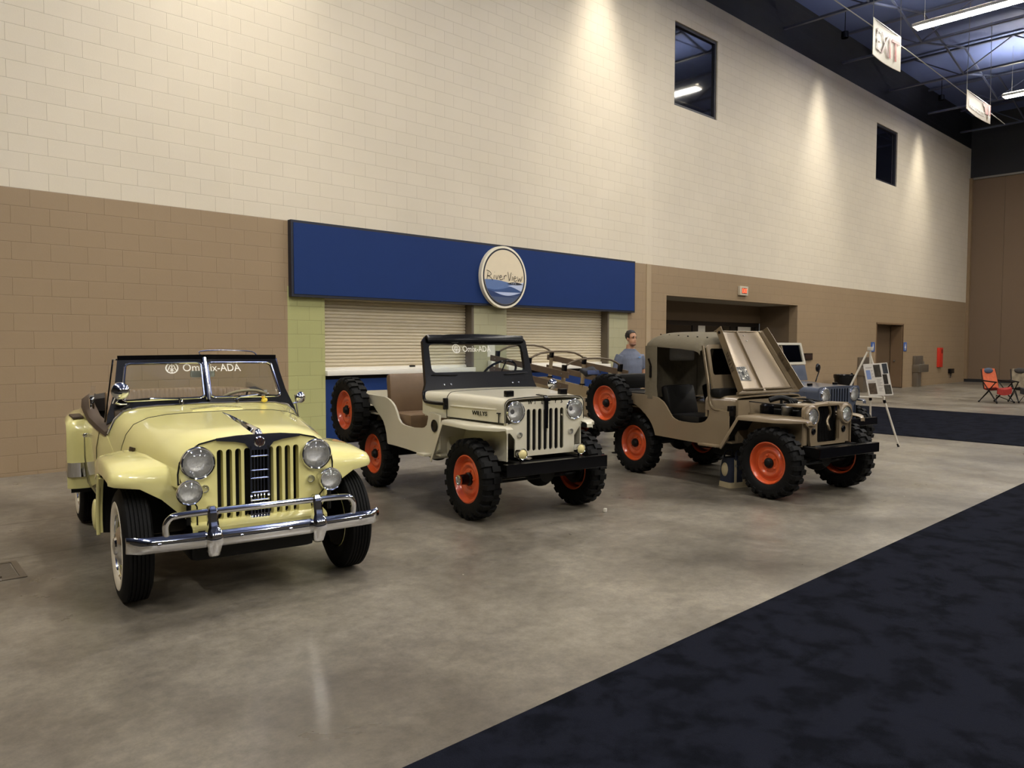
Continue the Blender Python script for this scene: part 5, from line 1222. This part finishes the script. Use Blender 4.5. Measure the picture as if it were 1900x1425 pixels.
    loft(bm, secs, closed=True, cap=True); finish('seat_back', bm, M_br, t, ang=60)
    bm = B(); box(bm, -1.98, -1.45, -.60, .60, .55, .76, .05); finish('seat_cushion', bm, M_br, t)
    bm = B(); box(bm, -1.15, -1.04, -.66, .66, .86, 1.12, .03); finish('dashboard', bm, mat('dash_brown', (70, 58, 44), .4), t)
    bm = B(); box(bm, -3.0, -.9, -.66, .66, .36, .40); box(bm, -2.5, -2.42, -.66, .66, .4, 1.02); box(bm, -.92, -.88, -.54, .54, .36, 1.0); finish('cabin_floor', bm, M_blacksat, t, ang=0)
    steering(t, (-1.46, .38, 1.115), .21, mat('ivory_wheel', (190, 172, 138), .3), .55)
    # running gear
    bm = B()
    for s in (-1, 1): bar(bm, (-3.3, s*.42, .42), (.44, s*.36, .42), .06, .12)
    box(bm, -.6, .24, -.40, .40, .24, .60, .05); box(bm, -2.4, -.6, -.5, .5, .26, .40, .03)  # underbody boxes added to block light and darken the floor below
    for x in (-.4, -1.5, -2.9): bar(bm, (x, -.42, .42), (x, .42, .42), .08, .1)
    finish('frame', bm, M_blacksat, t)
    for x in (.0, -2.642):
        bm = B(); tube(bm, [(x, -.66, .355), (x, .66, .355)], .045, 10); lathe(bm, [(0, -.14), (.12, -.06), (.13, .06), (0, .14)], (x, .0, .355), (1, 0, 0), 14); finish('axle', bm, M_blacksat, t)
        for s in (-1, 1): road_wheel(t, x, s*.70, .355, s)
    return t
yellow_car()
# rubber duck on the cowl
dk = thing('rubber_duck', 'tiny yellow rubber duck sitting on the yellow car below its windshield', 'toy', (0, 0, 0))
a_ = -1.7452; cx_, cy_ = -.93, .41
dk.location = (2.3116 + cos(a_)*cx_ - sin(a_)*cy_, 5.0116 + sin(a_)*cx_ + cos(a_)*cy_, 1.145); dk.rotation_euler = (0, 0, a_-.9)
bm = B(); bmesh.ops.create_uvsphere(bm, u_segments=16, v_segments=10, radius=1, matrix=Matrix.Translation((0, 0, .018)) @ Matrix.Diagonal((.030, .021, .018, 1))); loft(bm, [[Vector((-.020, -.006, .02)), Vector((-.036, 0, .034)), Vector((-.020, .006, .02))], [Vector((-.015, -.008, .02)), Vector((-.02, 0, .03)), Vector((-.015, .008, .02))]]); finish('body', bm, mat('duck_yellow', (226, 200, 70), .35), dk, ang=60)
bm = B(); bmesh.ops.create_uvsphere(bm, u_segments=14, v_segments=10, radius=.0155, matrix=Matrix.Translation((.014, 0, .045))); finish('head', bm, MATS['duck_yellow'], dk, ang=60)
bm = B(); obox(bm, (.031, 0, .043), (.014, .014, .005), bev=.002); finish('bill', bm, mat('duck_orange', (214, 90, 40), .4), dk)
bm = B(); lathe(bm, [(.017, 0), (.012, .008), (0, .010)], (.014, 0, .054), (0, 0, 1), 12); finish('cap', bm, mat('duck_cap', (90, 80, 64), .6), dk)
# ================================================================ stake trailer between the two orange-wheeled cars
def trailer():
    P = mat('trailer_tan', (138, 122, 96), .5, var=.08); WD = mat('stake_wood', (92, 76, 60), .6, var=.25, scale=12); M_bow = mat('bow_wood', (92, 78, 58), .55, var=.15)
    t = thing('stake_trailer', 'tan cargo trailer with brown wooden stake rails and bows, tilted nose down', 'trailer', (9.259, 8.572, 0), -1.686)
    piv = Matrix.Translation((0, 0, 1.377)) @ Matrix.Rotation(.118, 4, 'Y')
    T = lambda x, y, z: piv @ Vector((x, y, z))     # z measured from the rail top
    hw = .60
    zb = -.45                                       # bed rim
    bm = B()
    def quadbox(x0, x1, y0, y1, z0, z1): box(bm, x0, x1, y0, y1, z0, z1, 0, piv)
    L0, L1 = -.98, .98
    quadbox(L0, L1, -hw, -hw+.03, zb-.42, zb); quadbox(L0, L1, hw-.03, hw, zb-.42, zb)
    quadbox(L0, L0+.03, -hw, hw, zb-.42, zb); quadbox(L1-.03, L1, -hw, hw, zb-.42, zb); quadbox(L0, L1, -hw, hw, zb-.30, zb-.27)
    finish('cargo_tub', bm, P, t, ang=0)
    bm = B(); box(bm, L0+.04, L1-.04, -hw+.04, hw-.04, zb-.27, zb-.265, 0, piv); finish('bed_liner', bm, mat('bed_cream', (206, 196, 166), .5), t, ang=0)
    for s in (-1, 1):
        bm = B(); secs = []
        for x, z in ((-.62, -.88), (-.50, -.62), (.30, -.62), (.42, -.88)): secs.append([T(x, s*hw, z), T(x, s*(hw+.24), z)])
        loft(bm, secs); thick(bm, .02); finish('fender', bm, P, t, ang=20)
    # stakes, rails
    for s in (-1, 1):
        for x in (-.845, 0, .845):
            bm = B(); box(bm, x-.025, x+.025, s*(hw-.015)-.022, s*(hw-.015)+.022, zb-.05, .0, .004, piv); st = finish('stake', bm, P, t, ang=0)
            bm = B(); box(bm, x-.032, x+.032, s*(hw-.015)-.028, s*(hw-.015)+.028, -.09, .03, .004, piv); finish('stake_bracket', bm, M_black, st)
            bm = B(); obox(bm, T(x, s*(hw-.015), zb+.02), (.08, .06, .02)); finish('stake_foot', bm, M_black, st, ang=0)
            for zz in (-.10, -.28):
                bm = B(); lathe(bm, [(.012, 0), (.012, .006), (0, .01)], T(x, s*hw+.03*s, zz), (0, s, 0), 8); finish('rail_bolt', bm, M_steel, st)
        for z0, z1 in ((-.15, -.055), (-.33, -.235)):
            for x0, x1 in ((-.99, -.01), (.01, .99)):
                bm = B(); y = s*(hw+.018); box(bm, x0, x1, y-.011, y+.011, z0, z1, .003, piv); finish('side_slat', bm, WD, t, ang=0)
    for x in (-.845, 0, .845):
        bm = B(); tube(bm, [T(x, hw*u, -.01+.135*(1-abs(u)**3.2)) for u in (-1, -.99, -.96, -.9, -.8, -.6, -.3, 0, .3, .6, .8, .9, .96, .99, 1)], .016, 8); finish('top_bow', bm, M_bow, t)
    # running gear: wheels, axle, drawbar
    bm = B(); tube(bm, [(-.10, -.62, .375), (-.10, .62, .375)], .04, 10); finish('axle', bm, M_blacksat, t)
    for s in (-1, 1): wheel(t, -.10, s*.72, .375, s, 'cap')
    bm = B()
    for s in (-1, 1): bar(bm, T(.9, s*.4, zb-.40), (1.55, s*.04, .36), .05, .07); bar(bm, T(-.9, s*.4, zb-.42), T(.95, s*.4, zb-.42), .05, .06)
    tube(bm, [(1.5, 0, .36), (1.68, 0, .36)], .03, 8); finish('drawbar', bm, M_blacksat, t)
    bm = B(); tube(bm, [(1.35, 0, .36), (1.35, 0, .011)], .025, 8); lathe(bm, [(.07, 0), (.07, .012), (0, .015)], (1.35, 0, .0), (0, 0, 1), 14); finish('prop_stand', bm, M_blacksat, t)
    # a cap and dark bundle lying over the far rail
    a = Vector(T(.10, .50, .0)); 
    b = thing('folded_tarp', 'dark blue-black folded tarp lying across the trailer between its bows', 'tarp', (0, 0, 0))
    b.location = t.location + Matrix.Rotation(-1.686, 3, 'Z') @ T(.36, .40, -.22); b.rotation_euler = (0, 0, -1.686)
    bm = B(); bmesh.ops.create_uvsphere(bm, u_segments=20, v_segments=12, radius=1, matrix=Matrix.Translation((0, 0, .06)) @ Matrix.Diagonal((.08, .22, .075, 1)))
    for v in bm.verts: v.co += Vector((.02*sin(v.co.y*31), .015*sin(v.co.z*40), .015*sin(v.co.x*37+v.co.y*23)))
    finish('bundle', bm, mat('tarp_dark', (34, 36, 44), .7, var=.3), b, ang=60)
    bm = B(); obox(bm, (.085, 0, .05), (.015, .26, .07), Matrix.Rotation(-.25, 3, 'Y'), .006); finish('blue_flap', bm, mat('tarp_blue', (44, 58, 96), .7), b)
trailer()
# ================================================================ the man behind the tan car
def person():
    t = thing('person', 'person in a grey-blue t-shirt standing behind the tan car, looking to the side', 'person', (10.62, 8.15, 0), 0)
    t.rotation_euler = (0, 0, radians(-112))     # local +x is the way he faces
    Hh = 1.845
    skin = mat('skin', (188, 142, 112), .5, var=.05, spec=.3)
    def remesh(bm, name, m, parent, vs, sm=6):
        o = finish(name, bm, m, parent, ang=0)
        r = o.modifiers.new('blend', 'REMESH'); r.mode = 'VOXEL'; r.voxel_size = vs; r.use_smooth_shade = True
        s = o.modifiers.new('smooth', 'SMOOTH'); s.factor = .5; s.iterations = sm
        return o
    def ell(bm, c, r, M=None, u=20, v=14):
        mm = Matrix.Translation(Vector(c)) @ (M.to_4x4() if M else Matrix.Identity(4)) @ Matrix.Diagonal((*r, 1))
        bmesh.ops.create_uvsphere(bm, u_segments=u, v_segments=v, radius=1, matrix=mm)
    def ring(c, rx, ry, n=20): return [Vector((c[0]+rx*cos(2*pi*k/n), c[1]+ry*sin(2*pi*k/n), c[2])) for k in range(n)]
    bm = B()
    torso = [(.0, .90, .135, .165), (.0, 1.0, .14, .17), (.01, 1.1, .145, .172), (.01, 1.22, .142, .178), (.0, 1.34, .132, .19), (-.01, 1.43, .115, .185), (-.015, 1.49, .095, .15), (-.01, 1.54, .066, .074), (.0, 1.62, .064, .066)]
    loft(bm, [ring((x, 0, z), rx, ry) for x, z, rx, ry in torso], closed=True, cap=True)
    # head, turned a little further round
    HR = Matrix.Rotation(radians(12), 3, 'Z')
    hc = Vector((.03, 0, 1.715))
    hp = lambda x, y, z: hc + HR @ Vector((x, y, z))
    ell(bm, hp(-.01, 0, .035), (.098, .078, .095), HR); ell(bm, hp(.028, 0, -.045), (.066, .062, .078), HR); ell(bm, hp(.058, 0, -.085), (.028, .032, .026), HR)
    loft(bm, [[hp(.085, -.012, .012), hp(.085, .012, .012), hp(.09, 0, .015)], [hp(.088, -.016, -.03), hp(.088, .016, -.03), hp(.118, 0, -.026)], [hp(.085, -.014, -.04), hp(.085, .014, -.04), hp(.10, 0, -.042)]], closed=True, cap=True)
    for s in (-1, 1):
        ell(bm, hp(-.012, s*.078, -.012), (.020, .010, .032), HR, 12, 8); ell(bm, hp(.072, s*.032, .028), (.02, .026, .009), HR, 10, 8)
    ell(bm, hp(.082, 0, -.060), (.012, .026, .006), HR, 10, 8); ell(bm, hp(.080, 0, -.071), (.012, .022, .007), HR, 10, 8)
    for s in (-1, 1):
        sh = Vector((-.01, s*.195, 1.425)); el = Vector((-.03, s*.265, 1.13)); wr = Vector((.04, s*.27, .88))
        tube(bm, [sh, sh.lerp(el, .5), el, el.lerp(wr, .4), wr], [.062, .052, .044, .042, .028], 12)
        palm = wr+Vector((.01, 0, -.055)); ell(bm, palm, (.040, .018, .055), None, 12, 8)
        for k, ln in enumerate((.070, .080, .076, .060)):
            b0 = palm+Vector((.027-.018*k, 0, -.045)); tube(bm, [b0, b0+Vector((.004, -s*.006, -ln*.5)), b0+Vector((.002, -s*.022, -ln))], [.0095, .009, .007], 8)
        tube(bm, [palm+Vector((.033, 0, .02)), palm+Vector((.058, -s*.008, -.015)), palm+Vector((.060, -s*.014, -.045))], [.012, .010, .008], 8)
        tube(bm, [(0, s*.09, .95), (.01, s*.10, .5), (.0, s*.105, .09)], [.088, .060, .042], 12); ell(bm, (.05, s*.105, .045), (.12, .045, .045))
    body = remesh(bm, 'body', skin, t, .0085, 4)
    # t-shirt with short sleeves
    bm = B()
    loft(bm, [ring((x, 0, z), rx, ry, 24) for x, z, rx, ry in ((.005, .93, .168, .195), (.008, 1.05, .168, .195), (.012, 1.16, .170, .198), (.012, 1.27, .164, .206), (.0, 1.38, .150, .212), (-.01, 1.45, .125, .200), (-.015, 1.505, .092, .135), (-.012, 1.545, .080, .092))], closed=True, cap=True)
    for s in (-1, 1): tube(bm, [(-.01, s*.185, 1.425), (-.015, s*.215, 1.36), (-.03, s*.252, 1.20)], [.080, .079, .070], 14)
    remesh(bm, 'shirt', mat('grey_blue_shirt', (100, 106, 122), .85, var=.12, scale=14, bump=.5, bscale=18), t, .012, 4)
    bm = B(); obox(bm, (.155, .09, 1.40), (.01, .05, .022), Matrix.Rotation(.35, 3, 'Z'), .002); finish('shirt_mark', bm, mat('mark_blue', (90, 140, 196), .6), t)
    bm = B()
    loft(bm, [ring((0, 0, z), rx, ry, 20) for z, rx, ry in ((.82, .135, .175), (.92, .145, .180), (.99, .146, .178))], closed=True, cap=True)
    for s in (-1, 1): tube(bm, [(0, s*.092, .90), (.01, s*.10, .5), (0, s*.105, .07)], [.10, .078, .066], 14)
    remesh(bm, 'trousers', mat('dark_trousers', (40, 42, 50), .8), t, .014, 3)
    # short dark hair
    bm = B()
    ell(bm, hp(-.02, 0, .052), (.106, .087, .097), HR, 24, 18)
    dele = [v for v in bm.verts if (HR.inverted() @ (v.co-hc)).x > .052 and (HR.inverted() @ (v.co-hc)).z < .088 or (HR.inverted() @ (v.co-hc)).z < .0 and (HR.inverted() @ (v.co-hc)).x > -.03 or (HR.inverted() @ (v.co-hc)).z < -.045]
    bmesh.ops.delete(bm, geom=dele, context='VERTS')
    for v in bm.verts: v.co += Vector((.003*sin(v.co.y*160), .003*sin(v.co.z*170), .003*sin(v.co.x*150)))
    thick(bm, .008); finish('hair', bm, mat('dark_hair', (30, 24, 21), .6, var=.3, scale=40), t, ang=60)
    for s in (-1, 1):
        bm = B(); ell(bm, hp(.084, s*.030, .014), (.008, .013, .0065), HR, 10, 8); finish('eye', bm, mat('eye_dark', (40, 30, 26), .2), t, ang=60)
        bm = B(); tube(bm, [hp(.090, s*.014, .030), hp(.090, s*.032, .035), hp(.080, s*.048, .031)], [.004, .005, .003], 6); finish('eyebrow', bm, MATS['dark_hair'], t)
    bm = B(); tube(bm, [hp(.088, -.026, -.064), hp(.096, 0, -.0645), hp(.088, .026, -.064)], .0022, 6); finish('mouth_line', bm, mat('lip_dark', (120, 70, 62), .5), t)
    bm = B(); ell(bm, hp(.040, 0, -.092), (.055, .058, .034), HR, 18, 12); finish('stubble', bm, mat('stubble_shadow', (150, 110, 88), .7), t, ang=60)
person()
# ================================================================ easel with display board
def easel():
    M_al = mat('white_easel', (206, 200, 186), .35, metal=.3)
    t = thing('display_easel', 'white three-legged easel carrying a photo board, beside the grey car', 'easel', (12.9, 5.0, 0), 0)
    A = Vector((-.13, -.02, 1.56))
    fl_, fr_, bk = Vector((-.06, .02, .005)), Vector((.02, -.40, .005)), Vector((-.02, .78, .005))
    d = Vector((.985, -.12, 0)).normalized()
    Lf = Vector((-.17, .0, .0)); Rf = Vector((.02, -.40, .0))
    feet = [Vector((-.05, .015, 0)), Vector((.02, -.40, 0)), Vector((-.55, .55, 0))]
    tops = [Vector((-.17, 0, 1.56)), Vector((-.10, .0, 1.50)), Vector((-.14, .04, 1.50))]
    Lp = [(Vector((-.04, .01, 0)), Vector((-.17, 0, 1.57))), (Vector((.02, -.40, 0)), Vector((-.155, .02, 1.50))), (Vector((-.62, .55, 0)), Vector((-.18, .04, 1.50)))]
    for a, b_ in Lp:
        bm = B(); tube(bm, [a+Vector((0, 0, .02)), b_], .016, 8); lg = finish('leg', bm, M_al, t)
        bm = B(); tube(bm, [a, a+(b_-a).normalized()*.05], .018, 8); finish('rubber_foot', bm, M_black, lg)
        if a.x > -.5:
            bm = B(); q = a.lerp(b_, .46); tube(bm, [q, q+(b_-a).normalized()*.05], .024, 8); finish('clamp', bm, M_black, lg)
    bm = B(); tube(bm, [(-.55, .12, .80), (.1, -.14, .765)], .012, 8); finish('cross_rail', bm, M_al, t)
    bm = B(); box(bm, -.19, -.15, -.03, .04, 1.52, 1.58, .006); finish('top_clamp', bm, M_al, t)
    # board leaning on it
    b = thing('photo_board', 'white poster board with printed photos resting on the easel', 'poster', (12.9, 5.0, 0), 0)
    O = Vector((-.137, .013, .792)); U = Vector((.047, -.341, .031)).normalized(); V = Vector((-.055, .084, .505)).normalized(); Wn = U.cross(V); Wn = Wn if Wn.x < 0 else -Wn
    fn = lambda u, v, w_: O + U*u*.405 + V*v + Wn*w_
    wd, ht = .88, .52
    bm = B(); plate(bm, [(0, 0), (wd, 0), (wd, ht), (0, ht)], [], lambda u, v, w_: fn(u, v, w_), .012); finish('board', bm, mat('board_white', (228, 224, 214), .5), b, ang=0)
    cols = [(70, 66, 58), (92, 80, 66), (60, 64, 70), (54, 50, 44), (80, 78, 70)]
    R_ = [(.36, .30, .60, .50), (.06, .03, .34, .21), (.68, .35, .86, .51), (.64, .18, .80, .34), (.62, .02, .86, .17)]
    for i, (u0, v0, u1, v1) in enumerate(R_):
        m_ = mat('photo_print_%d' % i, cols[i], .4, var=.9, scale=18)
        bm = B(); plate(bm, [(u0, v0), (u1, v0), (u1, v1), (u0, v1)], [], lambda u, v, w_: fn(u, v, .012+w_), .002); finish('photo_print', bm, m_, b, ang=0)
    bm = B(); plate(bm, [(.06, .27), (.22, .27), (.22, .42), (.06, .42)], [], lambda u, v, w_: fn(u, v, .012+w_), .001); finish('blue_text_block', bm, mat('pale_blue_print', (140, 160, 206), .5), b, ang=0)
    bm = B()
    for u0, u1, v0, n, dv in ((.07, .30, .462, 2, .014), (.24, .32, .41, 8, .017), (.40, .58, .26, 7, .017), (.06, .34, .235, 2, .014), (.42, .57, .12, 4, .016)):
        for k in range(n):
            v = v0-dv*k; plate(bm, [(u0, v), (u1-.03*(k % 3), v), (u1-.03*(k % 3), v+.005), (u0, v+.005)], [], lambda uu, vv, w_: fn(uu, vv, .012+w_), .001)
    finish('text_line', bm, mat('print_grey', (150, 140, 128), .6), b, ang=0)
easel()
# ================================================================ tool bag by the tan car's front wheel
def bag():
    M_cn = mat('bag_canvas', (188, 174, 140), .9, bump=.3, bscale=80); M_nv = mat('bag_navy', (30, 36, 54), .8, bump=.3, bscale=90)
    t = thing('tote_bag', 'navy and cream canvas tote bag on the floor beside an orange wheel', 'bag', (7.93, 4.60, 0), radians(-20))
    def rr(hx, hy, z): return [Vector((u, v, z)) for u, v in rrect(-hx, hx, -hy, hy, .03, 3)]
    bm = B(); loft(bm, [rr(.135, .10, .0), rr(.14, .105, .02), rr(.138, .10, .06)], closed=True, cap=True); finish('base', bm, M_cn, t, ang=40)
    bm = B(); loft(bm, [rr(.134, .098, .06), rr(.13, .095, .18), rr(.12, .085, .30), rr(.105, .07, .335), rr(.07, .04, .345)], closed=True, cap=True); finish('bag_body', bm, M_nv, t, ang=40)
    for s in (-1, 1):
        bm = B(); loft(bm, [[Vector((x, s*(.104-.05*max(0, z-.2)), z)) for x in (-.075, -.045)] for z in (.04, .2, .32)]); loft(bm, [[Vector((x, s*(.104-.05*max(0, z-.2)), z)) for x in (.045, .075)] for z in (.04, .2, .32)]); thick(bm, .006); pieces('strap', bm, M_cn, t, ang=40)
        bm = B(); tube(bm, spline([(-.06, s*.10, .31), (-.05, s*.09, .38), (0, s*.06, .41), (.05, s*.09, .38), (.06, s*.10, .31)], 4), .010, 8); finish('handle', bm, M_nv, t)
    bm = B(); loft(bm, [rr(.145, .11, .0) for _ in (0,)] + [rr(.145, .11, .003)], closed=True, cap=True); finish('bottom_edge', bm, M_cn, t)
    for s in (-1, 1):
        bm = B(); bmesh.ops.create_uvsphere(bm, u_segments=12, v_segments=8, radius=1, matrix=Matrix.Translation((s*.128, 0, .20)) @ Matrix.Diagonal((.02, .055, .08, 1))); finish('side_pocket', bm, M_cn, t, ang=60)
    bm = B(); lathe(bm, [(.014, 0), (.014, .006), (0, .008)], (-.06, -.106, .25), (0, -1, 0), 10); finish('ring', bm, M_steel, t)
bag()
# ================================================================ camping chairs at the right edge
def camp_chair(name, label, loc, rz, seatm, backm, padm, arm):
    t = thing(name, label, 'chair', loc, rz); t.scale = (.84, .84, .95)
    Mk = M_blacksat
    def leg(a, b_): 
        bm = B(); tube(bm, [a, b_], .016, 8); lg = finish('leg', bm, Mk, t)
        bm = B(); bmesh.ops.create_uvsphere(bm, u_segments=10, v_segments=8, radius=.03, matrix=Matrix.Translation(Vector(a)+Vector((0, 0, .010)))); finish('foot', bm, M_black, lg)
    for s in (-1, 1):
        leg((.36, s*.36, .02), (-.22, s*.33, .62)); leg((-.36, s*.33, .02), (.30, s*.36, .62))
        bm = B(); tube(bm, [(-.20, s*.31, .42), (-.34, s*.30, .98)], .015, 8); finish('back_post', bm, Mk, t)
        bm = B(); tube(bm, spline([(-.28, s*.33, .66), (0, s*.38, .64), (.34, s*.37, .62)], 4), [.020]*9, 8); finish('armrest', bm, arm, t)
        bm = B(); tube(bm, [(.33, s*.35, .06), (.02, s*.3, .36), (-.33, s*.31, .06)], .011, 6); finish('brace', bm, Mk, t)
    bm = B(); tube(bm, [(.36, -.36, .03), (.0, 0, .22), (.36, .36, .03)], .012, 6); finish('front_brace', bm, Mk, t)
    bm = B(); loft(bm, [[Vector((x, y, z-.05*(1-(y/.3)**2))) for y in (-.30, -.15, 0, .15, .30)] for x, z in ((.32, .28), (.33, .45), (.25, .48), (0, .44), (-.22, .42))]); thick(bm, .025); finish('seat', bm, seatm, t, ang=60)
    bm = B(); loft(bm, [[Vector((x-.05*(1-(y/.3)**2), y*k, z)) for y in (-.30, -.15, 0, .15, .30)] for x, z, k in ((-.20, .42, 1), (-.25, .62, 1), (-.31, .85, .95), (-.34, 1.0, .85))]); thick(bm, .025); finish('back', bm, backm, t, ang=60)
    bm = B(); bmesh.ops.create_uvsphere(bm, u_segments=16, v_segments=10, radius=1, matrix=Matrix.Translation((-.335, 0, .94)) @ Matrix.Diagonal((.05, .20, .085, 1))); finish('headrest', bm, padm, t, ang=60)
M_or = mat('orange_fabric', (190, 92, 56), .8, var=.3, scale=14); M_rd = mat('red_fabric', (140, 34, 24), .85, var=.3, scale=20)
camp_chair('camping_chair', 'orange and red camping chair with blue headrest by the far partition', (24.9, 6.3, 0), radians(-118), M_rd, M_or, mat('pad_blue', (64, 74, 92), .8), M_blacksat)
camp_chair('camping_chair', 'camouflage camping chair standing beside the orange one near the far partition', (25.5, 5.75, 0), radians(-140), mat('black_fabric', (28, 27, 27), .9), mat('camo_fabric', (120, 108, 88), .9, var=.85, scale=9), mat('camo_pad', (52, 48, 44), .9, var=.6, scale=12), M_blacksat)
